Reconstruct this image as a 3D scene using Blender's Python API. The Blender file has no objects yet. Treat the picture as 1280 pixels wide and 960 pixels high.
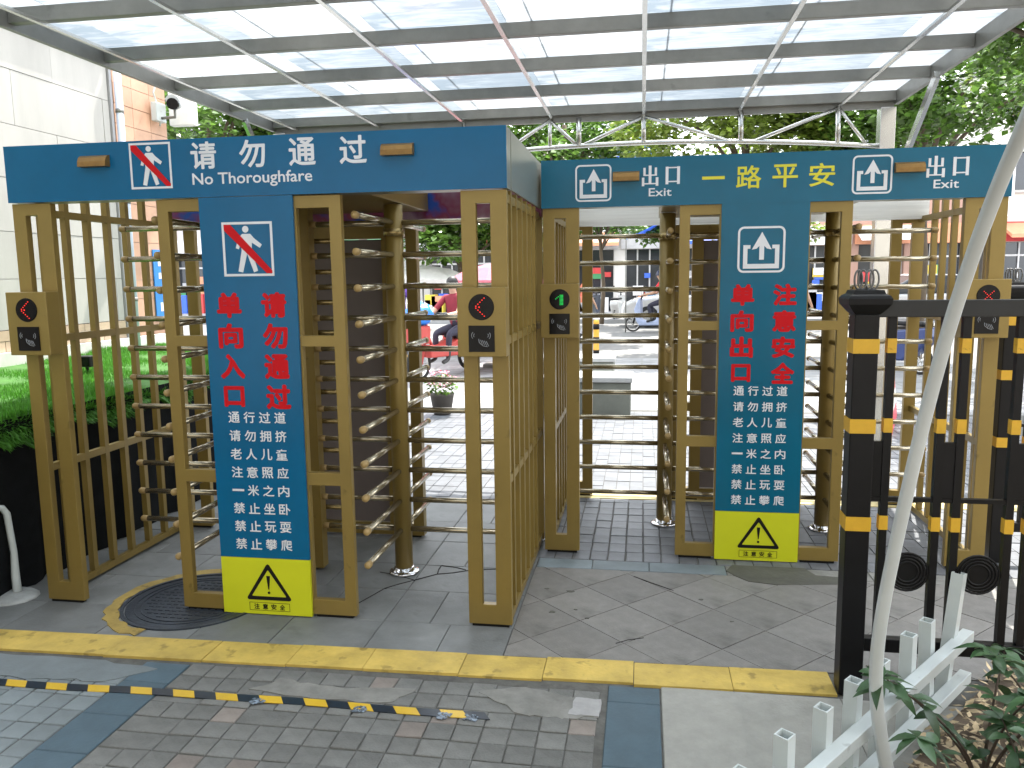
import bpy, bmesh, math, random
import numpy as np
from mathutils import Vector, Matrix
R = math.radians
random.seed(7)
rng = np.random.default_rng(7)
S = bpy.context.scene
COL = S.collection

# ------------------------------------------------------------------ camera
CAM_H = 1.59
def _camera():
    F = 1000.0
    d = Vector((95, 7420, F)).normalized()             # direction of straight down, seen by the camera
    y = Vector((163, -137, F)); y = (y - d * y.dot(d)).normalized()
    Z = -d; X = y.cross(Z)
    if X.x < 0: X = -X
    rows = [Vector((X[i], y[i], Z[i])) for i in range(3)]   # camera right / down / forward, in world axes
    right, up, back = rows[0], -rows[1], -rows[2]
    cam = bpy.data.cameras.new('camera'); o = bpy.data.objects.new('camera', cam); COL.objects.link(o)
    o.matrix_world = Matrix(((right.x, up.x, back.x, 0), (right.y, up.y, back.y, 0), (right.z, up.z, back.z, CAM_H), (0, 0, 0, 1)))
    cam.sensor_width = 36; cam.lens = 36 * F / 1280
    cam.clip_start = 0.05; cam.clip_end = 600
    S.camera = o
_camera()

# ------------------------------------------------------------------ light
SUN_DIR = Vector((0.25, 0.97, 0)).normalized()
SUN_EL = R(61)
w = bpy.data.worlds.new('World'); S.world = w; w.use_nodes = True
nt = w.node_tree; bg = nt.nodes['Background']
sky = nt.nodes.new('ShaderNodeTexSky'); sky.sky_type = 'NISHITA'; sky.sun_disc = False
sky.sun_elevation = SUN_EL
sky.sun_rotation = math.atan2(SUN_DIR.x, SUN_DIR.y)
sky.dust_density = 2.5; sky.air_density = 1.0
# thin summer cloud over the whole dome
tc = nt.nodes.new('ShaderNodeTexCoord'); nz = nt.nodes.new('ShaderNodeTexNoise'); nz.inputs['Scale'].default_value = 2.6; nz.inputs['Detail'].default_value = 8
nz.inputs['Roughness'].default_value = 0.6
rp = nt.nodes.new('ShaderNodeValToRGB'); rp.color_ramp.elements[0].position = 0.34; rp.color_ramp.elements[1].position = 0.58
mx = nt.nodes.new('ShaderNodeMix'); mx.data_type = 'RGBA'; mx.inputs['B'].default_value = (22, 22.8, 24, 1)
nt.links.new(tc.outputs['Generated'], nz.inputs['Vector']); nt.links.new(nz.outputs['Fac'], rp.inputs['Fac'])
nt.links.new(rp.outputs['Color'], mx.inputs['Factor']); nt.links.new(sky.outputs['Color'], mx.inputs['A'])
nt.links.new(mx.outputs['Result'], bg.inputs['Color'])
bg.inputs['Strength'].default_value = 0.11
sl = bpy.data.lights.new('sun', 'SUN'); sl.energy = 4.5; sl.angle = R(0.5); sl.color = (1.0, 0.95, 0.87)
so = bpy.data.objects.new('sun', sl); COL.objects.link(so)
so.rotation_euler = Vector((SUN_DIR.x * math.cos(SUN_EL), SUN_DIR.y * math.cos(SUN_EL), math.sin(SUN_EL))).to_track_quat('Z', 'Y').to_euler()
S.view_settings.view_transform = 'Standard'; S.view_settings.look = 'None'; S.view_settings.gamma = 1
S.view_settings.exposure = 1.32
S.cycles.max_bounces = 8; S.cycles.transparent_max_bounces = 16; S.cycles.diffuse_bounces = 4
S.cycles.sample_clamp_indirect = 8

# ------------------------------------------------------------------ materials
MATS = {}
def mat(name, color, rough=0.6, metal=0.0, var=0.12, scale=6.0, bump=0.0, bscale=60.0, rand=0.0, island=0.0, coat=0.0,
        emit=None, spec=None, spots=None, transl=0.0, stretch=None):
    """Principled with a little noise in the colour, optional bump, per-object / per-island variation and dark spots."""
    if name in MATS: return MATS[name]
    m = bpy.data.materials.new(name); m.use_nodes = True; t = m.node_tree; L = t.links.new
    p = t.nodes['Principled BSDF']
    p.inputs['Roughness'].default_value = rough; p.inputs['Metallic'].default_value = metal
    if spec is not None: p.inputs['Specular IOR Level'].default_value = spec
    if coat: p.inputs['Coat Weight'].default_value = coat; p.inputs['Coat Roughness'].default_value = 0.12
    co = t.nodes.new('ShaderNodeTexCoord'); vec = co.outputs['Object']
    if stretch:
        mp = t.nodes.new('ShaderNodeMapping'); mp.inputs['Scale'].default_value = stretch; L(vec, mp.inputs['Vector']); vec = mp.outputs['Vector']
    n = t.nodes.new('ShaderNodeTexNoise'); n.inputs['Scale'].default_value = scale; n.inputs['Detail'].default_value = 6; n.inputs['Roughness'].default_value = 0.65
    L(vec, n.inputs['Vector'])
    mr = t.nodes.new('ShaderNodeMapRange'); mr.inputs['From Min'].default_value = 0.3; mr.inputs['From Max'].default_value = 0.7
    mr.inputs['To Min'].default_value = 1 - var; mr.inputs['To Max'].default_value = 1 + var
    L(n.outputs['Fac'], mr.inputs['Value'])
    val = mr.outputs['Result']
    def mul(a, b):
        q = t.nodes.new('ShaderNodeMath'); q.operation = 'MULTIPLY'; L(a, q.inputs[0]); L(b, q.inputs[1]); return q.outputs[0]
    if rand:
        oi = t.nodes.new('ShaderNodeObjectInfo'); r2 = t.nodes.new('ShaderNodeMapRange')
        r2.inputs['To Min'].default_value = 1 - rand; r2.inputs['To Max'].default_value = 1 + rand
        L(oi.outputs['Random'], r2.inputs['Value']); val = mul(val, r2.outputs['Result'])
    if island:
        g = t.nodes.new('ShaderNodeNewGeometry'); r3 = t.nodes.new('ShaderNodeMapRange')
        r3.inputs['To Min'].default_value = 1 - island; r3.inputs['To Max'].default_value = 1 + island
        L(g.outputs['Random Per Island'], r3.inputs['Value']); val = mul(val, r3.outputs['Result'])
    if spots:
        s = t.nodes.new('ShaderNodeTexNoise'); s.inputs['Scale'].default_value = spots[0]; s.inputs['Detail'].default_value = 4; L(co.outputs['Object'], s.inputs['Vector'])
        r4 = t.nodes.new('ShaderNodeMapRange'); r4.inputs['From Min'].default_value = spots[1]; r4.inputs['From Max'].default_value = spots[1] + 0.08
        r4.inputs['To Min'].default_value = 1.0; r4.inputs['To Max'].default_value = spots[2]; L(s.outputs['Fac'], r4.inputs['Value'])
        val = mul(val, r4.outputs['Result'])
    vm = t.nodes.new('ShaderNodeVectorMath'); vm.operation = 'SCALE'; vm.inputs[0].default_value = color[:3]; L(val, vm.inputs['Scale'])
    L(vm.outputs['Vector'], p.inputs['Base Color'])
    if bump:
        b = t.nodes.new('ShaderNodeBump'); b.inputs['Strength'].default_value = bump; b.inputs['Distance'].default_value = 0.004
        n2 = t.nodes.new('ShaderNodeTexNoise'); n2.inputs['Scale'].default_value = bscale; n2.inputs['Detail'].default_value = 5; L(vec, n2.inputs['Vector'])
        L(n2.outputs['Fac'], b.inputs['Height']); L(b.outputs['Normal'], p.inputs['Normal'])
    if emit:
        p.inputs['Emission Color'].default_value = (*emit[:3], 1); p.inputs['Emission Strength'].default_value = emit[3]
    if transl:
        tr = t.nodes.new('ShaderNodeBsdfTranslucent'); L(vm.outputs['Vector'], tr.inputs['Color'])
        ms = t.nodes.new('ShaderNodeMixShader'); ms.inputs['Fac'].default_value = transl
        L(p.outputs['BSDF'], ms.inputs[1]); L(tr.outputs['BSDF'], ms.inputs[2]); L(ms.outputs['Shader'], t.nodes['Material Output'].inputs['Surface'])
    MATS[name] = m
    return m
def lin(r, g, b):
    f = lambda c: (c / 255) / 12.92 if c <= 10 else (((c / 255) + 0.055) / 1.055) ** 2.4
    return (f(r), f(g), f(b))
GOLD = mat('gold_paint', (0.25, 0.176, 0.046), 0.36, 0.25, 0.12, 2.2, 0.10, 160, spots=(14, 0.66, 0.72))
GOLDB = mat('gold_tube', (0.33, 0.25, 0.11), 0.25, 0.75, 0.08, 3.0, 0.05, 120)
ARM = mat('satin_steel_arm', (0.42, 0.37, 0.27), 0.2, 0.85, 0.08, 5.0)
CAP = mat('plastic_end_cap', (0.36, 0.25, 0.10), 0.45, 0, 0.1)
BLUE = mat('blue_film', (0.002, 0.112, 0.25), 0.22, 0, 0.10, 1.6, 0.12, 3.5, spec=0.28)
BLUE2 = mat('blue_film_faded', (0.004, 0.115, 0.20), 0.22, 0, 0.12, 1.6, 0.12, 3.5, spec=0.28)
YEL = mat('yellow_film', (0.58, 0.62, 0.02), 0.35, 0, 0.04, 3, spec=0.25)
WHT = mat('white_print', (0.72, 0.74, 0.78), 0.4, 0, 0.02)
RED = mat('red_print', (0.56, 0.008, 0.014), 0.45, 0, 0.03, spec=0.15)
YPR = mat('yellow_print', (0.66, 0.62, 0.03), 0.4, 0, 0.03)
BLK = mat('black_print', (0.008, 0.008, 0.008), 0.5, spec=0.2)
BRONZE = mat('bronze_cover', (0.25, 0.14, 0.04), 0.35, 0.5, 0.2, 20)
SCREEN = mat('black_glass', (0.004, 0.004, 0.005), 0.15, 0, 0.02, spec=0.2)
LEDR = mat('led_red', (0.4, 0.01, 0.01), 0.5, emit=(1, 0.03, 0.02, 0.5))
LEDG = mat('led_green', (0.01, 0.4, 0.05), 0.5, emit=(0.02, 1, 0.15, 0.25))
GREYP = mat('grey_plate', (0.30, 0.31, 0.27), 0.32, 0.6, 0.06, 2, stretch=(1, 1, 6))
BROWNP = mat('brown_grey_panel', (0.15, 0.125, 0.12), 0.5, 0, 0.05)
STEEL = mat('stainless', (0.62, 0.62, 0.60), 0.22, 0.9, 0.06, 4, 0.03, 40)
STEELD = mat('weathered_steel', (0.20, 0.20, 0.185), 0.40, 0.35, 0.2, 3, 0.06, 60, spots=(7, 0.66, 0.75))
CHROME = mat('chrome', (0.7, 0.7, 0.72), 0.1, 1.0, 0.03)
IRON = mat('black_iron', (0.007, 0.007, 0.008), 0.38, 0, 0.2, 8, 0.08, 90, spec=0.22)
TAPEY = mat('yellow_band', (0.62, 0.36, 0.02), 0.45, 0, 0.1, 14, spots=(30, 0.70, 0.3))
PVC = mat('white_pvc', (0.52, 0.57, 0.57), 0.35, 0, 0.05, 7, spots=(22, 0.66, 0.72))
POLE = mat('pole_plastic', (0.55, 0.59, 0.60), 0.4, 0, 0.05, 5, spots=(12, 0.68, 0.85))
GRAN = mat('granite_sett', (0.15, 0.153, 0.145), 0.8, 0, 0.25, 9, 0.6, 110, rand=0.14, spots=(7,0.64,0.75))
GRANW = mat('granite_sett_warm', (0.21, 0.185, 0.165), 0.78, 0, 0.2, 9, 0.5, 90, rand=0.15)
GRANB = mat('granite_sett_cool', (0.175, 0.205, 0.215), 0.72, 0, 0.15, 6, 0.4, 90, rand=0.10)
SLATE = mat('slate_slab', (0.062, 0.105, 0.135), 0.55, 0, 0.16, 7, 0.3, 70, rand=0.10)
SLABL = mat('pale_slab', (0.30, 0.30, 0.275), 0.7, 0, 0.12, 12, 0.35, 80, spots=(6, 0.66, 0.86))
SLABD = mat('diagonal_slab', (0.19, 0.184, 0.172), 0.62, 0, 0.14, 16, 0.3, 120, rand=0.08, spots=(3.2, 0.60, 0.72))
SLABG = mat('grey_slab', (0.16, 0.17, 0.17), 0.6, 0, 0.22, 4, 0.3, 80, rand=0.16, spots=(5, 0.62, 0.75))
SLABY = mat('yellow_painted_slab', (0.52, 0.375, 0.085), 0.6, 0, 0.24, 6, 0.35, 70, rand=0.09, spots=(13, 0.60, 0.60))
PAVE2 = mat('far_sett', (0.125, 0.135, 0.15), 0.5, 0, 0.28, 5, 0.35, 80, rand=0.14, island=0.12)
JOINT = mat('joint_mortar', (0.10, 0.10, 0.092), 0.9, 0, 0.3, 20, 0.5, 60)
CEMENT = mat('cement_patch', (0.20, 0.20, 0.185), 0.85, 0, 0.25, 9, 0.6, 40)
CEMD = mat('dark_cement', (0.085, 0.085, 0.07), 0.8, 0, 0.25, 9, 0.6, 40)
CASTI = mat('cast_iron', (0.035, 0.045, 0.06), 0.45, 0.3, 0.25, 14, 0.5, 60)
ASPH = mat('asphalt', (0.055, 0.055, 0.055), 0.85, 0, 0.2, 3, 0.5, 60)
PALEP = mat('pale_paving', (0.25, 0.255, 0.26), 0.8, 0, 0.3, 1.1, 0.3, 30)
CREAM = mat('cream_cladding', (0.40, 0.385, 0.355), 0.55, 0, 0.10, 1.6, 0.10, 25, rand=0.05, stretch=(1,2.2,0.5))
TAN = mat('tan_tile', (0.46, 0.34, 0.24), 0.55, 0, 0.12, 5, 0.2, 40, rand=0.08)
PINKT = mat('pink_tile', (0.50, 0.30, 0.20), 0.5, 0, 0.1, 5, 0.1, 40, rand=0.07)
CLOTH = mat('black_shade_cloth', (0.008, 0.009, 0.010), 0.95, 0, 0.3, 12, 0.6, 300, spec=0.1)
SOIL = mat('soil', (0.13, 0.10, 0.07), 0.95, 0, 0.4, 9, 0.8, 30)
TURF = mat('turf_blade', (0.075, 0.25, 0.022), 0.6, 0, 0.15, 3, island=0.35, transl=0.3)
BARK = mat('bark', (0.10, 0.075, 0.05), 0.9, 0, 0.3, 9, 0.8, 20, stretch=(1, 1, 0.3))
LEAF1 = mat('leaf_dark', (0.11, 0.21, 0.035), 0.25, 0, 0.15, 2, island=0.5, transl=0.35)
LEAF2 = mat('leaf_light', (0.20, 0.28, 0.045), 0.3, 0, 0.15, 2, island=0.4, transl=0.4)
LEAFS = mat('shrub_leaf', (0.038, 0.090, 0.034), 0.36, 0, 0.25, 25, 0.15, 60, rand=0.35, transl=0.15)
TWIG = mat('twig', (0.075, 0.055, 0.04), 0.8, 0, 0.2)
LITTER = mat('leaf_litter', (0.42, 0.33, 0.20), 0.8, 0, 0.3, 20, island=0.45)
def glass_mat():
    m = bpy.data.materials.new('dusty_roof_glass'); m.use_nodes = True; t = m.node_tree; L = t.links.new
    t.nodes.remove(t.nodes['Principled BSDF']); out = t.nodes['Material Output']
    tr = t.nodes.new('ShaderNodeBsdfTransparent'); tr.inputs['Color'].default_value = (0.93, 0.97, 1.0, 1)
    tl = t.nodes.new('ShaderNodeBsdfTranslucent'); tl.inputs['Color'].default_value = (0.85, 0.92, 0.98, 1)
    df = t.nodes.new('ShaderNodeBsdfDiffuse'); df.inputs['Color'].default_value = (0.66, 0.72, 0.75, 1)
    gl = t.nodes.new('ShaderNodeBsdfGlossy'); gl.inputs['Roughness'].default_value = 0.12
    co = t.nodes.new('ShaderNodeTexCoord'); mp = t.nodes.new('ShaderNodeMapping'); mp.inputs['Scale'].default_value = (1.1, 2.6, 1); mp.inputs['Rotation'].default_value = (0, 0, 0.12)
    L(co.outputs['Object'], mp.inputs['Vector'])
    n = t.nodes.new('ShaderNodeTexNoise'); n.inputs['Scale'].default_value = 1.7; n.inputs['Detail'].default_value = 7; n.inputs['Roughness'].default_value = 0.6; n.inputs['Distortion'].default_value = 1.4
    L(mp.outputs['Vector'], n.inputs['Vector'])
    r = t.nodes.new('ShaderNodeMapRange'); r.inputs['From Min'].default_value = 0.38; r.inputs['From Max'].default_value = 0.66; r.inputs['To Min'].default_value = 0.955; r.inputs['To Max'].default_value = 0.995
    L(n.outputs['Fac'], r.inputs['Value'])
    n2 = t.nodes.new('ShaderNodeTexNoise'); n2.inputs['Scale'].default_value = 2.3; n2.inputs['Detail'].default_value = 8; n2.inputs['Roughness'].default_value = 0.62; n2.inputs['Distortion'].default_value = 0.8
    mp2 = t.nodes.new('ShaderNodeMapping'); mp2.inputs['Scale'].default_value = (0.8, 3.0, 1); L(co.outputs['Object'], mp2.inputs['Vector']); L(mp2.outputs['Vector'], n2.inputs['Vector'])
    oi = t.nodes.new('ShaderNodeObjectInfo'); ad = t.nodes.new('ShaderNodeMath'); ad.operation = 'MULTIPLY_ADD'; ad.inputs[1].default_value = 0.28; L(oi.outputs['Random'], ad.inputs[0]); L(n2.outputs['Fac'], ad.inputs[2])
    cr = t.nodes.new('ShaderNodeValToRGB'); cr.color_ramp.elements[0].position = 0.50; cr.color_ramp.elements[0].color = (0.155, 0.19, 0.225, 1); cr.color_ramp.elements[1].position = 0.84; cr.color_ramp.elements[1].color = (0.41, 0.43, 0.445, 1)
    L(ad.outputs[0], cr.inputs['Fac']); L(cr.outputs['Color'], tl.inputs['Color'])
    d = t.nodes.new('ShaderNodeMixShader'); d.inputs['Fac'].default_value = 0.12; L(tl.outputs[0], d.inputs[1]); L(df.outputs[0], d.inputs[2])
    a = t.nodes.new('ShaderNodeMixShader'); L(r.outputs['Result'], a.inputs['Fac']); L(tr.outputs[0], a.inputs[1]); L(d.outputs[0], a.inputs[2])
    fr = t.nodes.new('ShaderNodeFresnel'); fr.inputs['IOR'].default_value = 1.5
    b = t.nodes.new('ShaderNodeMixShader'); L(fr.outputs[0], b.inputs['Fac']); L(a.outputs[0], b.inputs[1]); L(gl.outputs[0], b.inputs[2])
    L(b.outputs[0], out.inputs['Surface'])
    return m
GLASS = glass_mat()
def clear_mat():
    m = bpy.data.materials.new('clear_glass_face'); m.use_nodes = True; t = m.node_tree; L = t.links.new
    t.nodes.remove(t.nodes['Principled BSDF'])
    tr = t.nodes.new('ShaderNodeBsdfTransparent'); tr.inputs['Color'].default_value = (0.98, 0.99, 1.0, 1); gl = t.nodes.new('ShaderNodeBsdfGlossy'); gl.inputs['Roughness'].default_value = 0.05
    fr = t.nodes.new('ShaderNodeFresnel'); fr.inputs['IOR'].default_value = 1.3; b = t.nodes.new('ShaderNodeMixShader')
    L(fr.outputs[0], b.inputs['Fac']); L(tr.outputs[0], b.inputs[1]); L(gl.outputs[0], b.inputs[2]); L(b.outputs[0], t.nodes['Material Output'].inputs['Surface'])
    return m
CLEAR = clear_mat()

# ------------------------------------------------------------------ helpers
class MB:
    """Collects boxes, tubes and prisms and links them as one mesh object."""
    def __init__(s): s.v = []; s.f = []; s.mi = []; s.cur = 0; s.sm = []
    def quad(s, pts):
        n = len(s.v); s.v += [tuple(p) for p in pts]; s.f.append(tuple(range(n, n + len(pts)))); s.mi.append(s.cur); s.sm.append(False)
    def box(s, x0, x1, y0, y1, z0, z1):
        n = len(s.v)
        s.v += [(x0,y0,z0),(x1,y0,z0),(x1,y1,z0),(x0,y1,z0),(x0,y0,z1),(x1,y0,z1),(x1,y1,z1),(x0,y1,z1)]
        for q in ((0,3,2,1),(4,5,6,7),(0,1,5,4),(1,2,6,5),(2,3,7,6),(3,0,4,7)):
            s.f.append(tuple(n + i for i in q)); s.mi.append(s.cur); s.sm.append(False)
        return s
    def beam(s, a, b, wx, wz, up=Vector((0,0,1))):
        a, b = Vector(a), Vector(b); d = (b - a).normalized(); sd = d.cross(up)
        if sd.length < 1e-4: sd = Vector((1,0,0))
        sd.normalize(); u = sd.cross(d).normalized(); n = len(s.v)
        for p in (a, b):
            for i, j in ((-1,-1),(1,-1),(1,1),(-1,1)): s.v.append(tuple(p + sd * (i * wx / 2) + u * (j * wz / 2)))
        for q in ((0,3,2,1),(4,5,6,7),(0,1,5,4),(1,2,6,5),(2,3,7,6),(3,0,4,7)):
            s.f.append(tuple(n + i for i in q)); s.mi.append(s.cur); s.sm.append(False)
        return s
    def tube(s, pts, rad, seg=10, caps=True, flat=1.0):
        pts = [Vector(p) for p in pts]; rr = rad if isinstance(rad, (list, tuple)) else [rad] * len(pts)
        n0 = len(s.v); prev = None
        for i, p in enumerate(pts):
            d = (pts[min(i + 1, len(pts) - 1)] - pts[max(i - 1, 0)]).normalized()
            if prev is None:
                a = Vector((0, 0, 1)) if abs(d.z) < 0.9 else Vector((1, 0, 0)); u = d.cross(a).normalized()
            else: u = (prev - d * prev.dot(d)).normalized()
            prev = u; v2 = d.cross(u)
            for k in range(seg):
                t = 2 * math.pi * k / seg; s.v.append(tuple(p + u * (math.cos(t) * rr[i]) + v2 * (math.sin(t) * rr[i] * flat)))
        for i in range(len(pts) - 1):
            for k in range(seg):
                k2 = (k + 1) % seg; s.f.append((n0 + i*seg + k, n0 + i*seg + k2, n0 + (i+1)*seg + k2, n0 + (i+1)*seg + k)); s.mi.append(s.cur); s.sm.append(True)
        if caps:
            s.f.append(tuple(n0 + k for k in reversed(range(seg)))); s.f.append(tuple(n0 + (len(pts)-1)*seg + k for k in range(seg))); s.mi += [s.cur]*2; s.sm += [False]*2
        return s
    def lathe(s, prof, cx=0, cy=0, seg=16, z0=0):
        return s.tube([(cx, cy, z0 + z) for r, z in prof], [max(r, 1e-4) for r, z in prof], seg)
    def ball(s, c, r, seg=10, rings=6, sq=(1,1,1)):
        c = Vector(c); n0 = len(s.v)
        for i in range(rings + 1):
            t = math.pi * i / rings
            for k in range(seg):
                f = 2 * math.pi * k / seg
                s.v.append((c.x + r*sq[0]*math.sin(t)*math.cos(f), c.y + r*sq[1]*math.sin(t)*math.sin(f), c.z + r*sq[2]*math.cos(t)))
        for i in range(rings):
            for k in range(seg):
                k2 = (k+1) % seg; s.f.append((n0+i*seg+k, n0+(i+1)*seg+k, n0+(i+1)*seg+k2, n0+i*seg+k2)); s.mi.append(s.cur); s.sm.append(True)
        return s
    def prism(s, poly, y0, y1, axis='y'):
        """poly in (x, z) extruded along y; or in (y, z) extruded along x when axis is 'x'; or in (x, y) along z."""
        mk = {'y': lambda a, b, h: (a, h, b), 'x': lambda a, b, h: (h, a, b), 'z': lambda a, b, h: (a, b, h)}[axis]
        n = len(s.v); m = len(poly); s.v += [mk(a, b, y0) for a, b in poly] + [mk(a, b, y1) for a, b in poly]
        s.f.append(tuple(range(n, n + m))); s.f.append(tuple(range(n + 2*m - 1, n + m - 1, -1))); s.mi += [s.cur]*2; s.sm += [False]*2
        for i in range(m):
            j = (i + 1) % m; s.f.append((n + j, n + i, n + m + i, n + m + j)); s.mi.append(s.cur); s.sm.append(False)
        return s
    def grid(s, xs, zs, fill, y0, y1):
        """A plate in the xz plane with rectangular holes: fill(i, j) tells whether a cell is solid."""
        nx, nz_ = len(xs) - 1, len(zs) - 1; n = len(s.v); W = nx + 1
        for y in (y0, y1):
            for z in zs:
                for x in xs: s.v.append((x, y, z))
        idx = lambda i, j, k: n + k * W * (nz_ + 1) + j * W + i
        def F(*q): s.f.append(q); s.mi.append(s.cur); s.sm.append(False)
        ok = lambda i, j: 0 <= i < nx and 0 <= j < nz_ and fill(i, j)
        for i in range(nx):
            for j in range(nz_):
                if not ok(i, j): continue
                F(idx(i,j,0), idx(i+1,j,0), idx(i+1,j+1,0), idx(i,j+1,0)); F(idx(i,j,1), idx(i,j+1,1), idx(i+1,j+1,1), idx(i+1,j,1))
                if not ok(i-1, j): F(idx(i,j,0), idx(i,j+1,0), idx(i,j+1,1), idx(i,j,1))
                if not ok(i+1, j): F(idx(i+1,j,0), idx(i+1,j,1), idx(i+1,j+1,1), idx(i+1,j+1,0))
                if not ok(i, j-1): F(idx(i,j,0), idx(i,j,1), idx(i+1,j,1), idx(i+1,j,0))
                if not ok(i, j+1): F(idx(i,j+1,0), idx(i+1,j+1,0), idx(i+1,j+1,1), idx(i,j+1,1))
        return s
    def mesh(s, name, mats):
        me = bpy.data.meshes.new(name); me.from_pydata(s.v, [], s.f)
        mats = mats if isinstance(mats, (list, tuple)) else [mats]
        for m in mats: me.materials.append(m)
        me.polygons.foreach_set('material_index', s.mi); me.polygons.foreach_set('use_smooth', s.sm); me.update()
        return me
    def build(s, name, mats, parent=None, loc=(0,0,0), rz=0, bevel=0):
        return link(name, s.mesh(name, mats), parent, loc, rz, bevel)
def link(name, me, parent=None, loc=(0,0,0), rz=0, bevel=0):
    o = bpy.data.objects.new(name, me); COL.objects.link(o); o.location = loc
    o.rotation_euler = rz if isinstance(rz, (tuple, list)) else (0, 0, rz)
    if parent: o.parent = parent
    if bevel:
        b = o.modifiers.new('edge', 'BEVEL'); b.width = bevel; b.segments = 2; b.limit_method = 'ANGLE'; b.angle_limit = R(40)
    return o
def thing(name, label, cat, loc=(0,0,0), rz=0, group=None):
    o = bpy.data.objects.new(name, None); COL.objects.link(o); o.location = loc; o.rotation_euler = (0,0,rz)
    o.empty_display_size = 0.1
    return tag(o, label, cat, group)
def tag(o, label, cat, group=None, kind=None):
    if label: o['label'] = label
    if cat: o['category'] = cat
    if group: o['group'] = group
    if kind: o['kind'] = kind
    return o
def struct(o): o['kind'] = 'structure'; return o
def copy_tree(o, parent=None, skip=()):
    c = o.copy(); COL.objects.link(c); c.parent = parent
    for ch in list(o.children):
        if ch.name.split('.')[0] not in skip: copy_tree(ch, c, skip)
    return c

_text_cache = {}
def text_mesh(s, x0, x1, z0, z1, y, material, bold=0.0, depth=0.0016, keep=False):
    """Lettering as real, thin geometry in the xz plane facing -y, fitted to a box."""
    cu = bpy.data.curves.new('lettering', 'FONT'); cu.body = s; cu.resolution_u = 3
    o = bpy.data.objects.new('lettering', cu); COL.objects.link(o)
    dg = bpy.context.evaluated_depsgraph_get(); me = bpy.data.meshes.new_from_object(o.evaluated_get(dg), depsgraph=dg)
    COL.objects.unlink(o); bpy.data.objects.remove(o)
    n = len(me.vertices); co = np.empty(n * 3, 'f'); me.vertices.foreach_get('co', co); co = co.reshape(-1, 3)
    faces = [tuple(p.vertices) for p in me.polygons]; bpy.data.meshes.remove(me)
    mn, mxx = co.min(0), co.max(0)
    X = x0 + (co[:, 0] - mn[0]) / (mxx[0] - mn[0]) * (x1 - x0); Zc = z0 + (co[:, 1] - mn[1]) / max(mxx[1] - mn[1], 1e-6) * (z1 - z0)
    V = [(X[i], y - depth, Zc[i]) for i in range(n)]
    # walls of the letters from boundary edges
    from collections import Counter
    ed = Counter(); di = {}
    for f in faces:
        for a, b in zip(f, f[1:] + f[:1]): ed[tuple(sorted((a, b)))] += 1; di[tuple(sorted((a, b)))] = (a, b)
    V2 = V + [(vx, y, vz) for vx, vy, vz in V]; F = [f for f in faces]
    for e, c in ed.items():
        if c == 1: a, b = di[e]; F.append((b, a, a + n, b + n))
    if bold:
        # heavier strokes: the same glyph stacked with tiny shifts, each copy 0.05 mm behind the last
        b = bold * (z1 - z0); V3, F3 = list(V2), list(F)
        for q, (ax, az) in enumerate(((-1,0),(1,0),(0,-1),(0,1),(-.7,.7),(.7,.7),(-.7,-.7),(.7,-.7))):
            k = len(V3); V3 += [(vx + ax*b, vy + 0.00008*(q+1) if i < n else vy, vz + az*b) for i, (vx, vy, vz) in enumerate(V2)]; F3 += [tuple(i + k for i in f) for f in F]
        V2, F = V3, F3
    m2 = bpy.data.meshes.new('lettering'); m2.from_pydata(V2, [], F); m2.materials.append(material); m2.update()
    return m2

# ------------------------------------------------------------------ turnstile gates
HW, DEP = 1.18, 1.25             # half width and depth of one gate
LEVELS = [0.245 + 0.1625 * k for k in range(11)]
def frame_mid(z_top=1.955, sign=True):
    xs = [-0.44, -0.385, -0.232, -0.222, 0.222, 0.232, 0.385, 0.44]
    zs = [0.012, 0.085, 0.64, 0.70, 1.285, 1.335, 1.90, z_top]
    return MB().grid(xs, zs, lambda i, j: i not in (1, 5) or j in (0, 2, 4, 6), 0, 0.034)
def frame_rear(z_top=1.92):
    xs = [-0.44, -0.375, -0.30, -0.225, 0.225, 0.30, 0.375, 0.44]
    zs = [0.012, 0.085, 0.64, 0.70, 1.285, 1.335, 1.82, z_top]
    return MB().grid(xs, zs, lambda i, j: i in (0, 2, 4, 6) or (i in (1, 5) and j in (0, 2, 4, 6)) or (i == 3 and j in (0, 6)), 0, 0.06)
def frame_side():
    xs = [-0.10, -0.035, 0.028, 0.10]; zs = [0.012, 0.105, 1.90, 1.955]
    return MB().grid(xs, zs, lambda i, j: i != 1 or j != 1, 0, 0.036)
ME = {}
ME['mid'] = frame_mid().mesh('front_frame', GOLD)
ME['rear'] = frame_rear().mesh('rear_frame', GOLD)
ME['side'] = frame_side().mesh('end_frame', GOLD)
ME['bar'] = MB().box(-0.016, 0.016, -0.016, 0.016, 0.05, 1.962).mesh('bar', GOLD)
ME['barl'] = MB().box(-0.016, 0.016, -0.016, 0.016, 0.05, 2.19).mesh('bar', GOLD)
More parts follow.
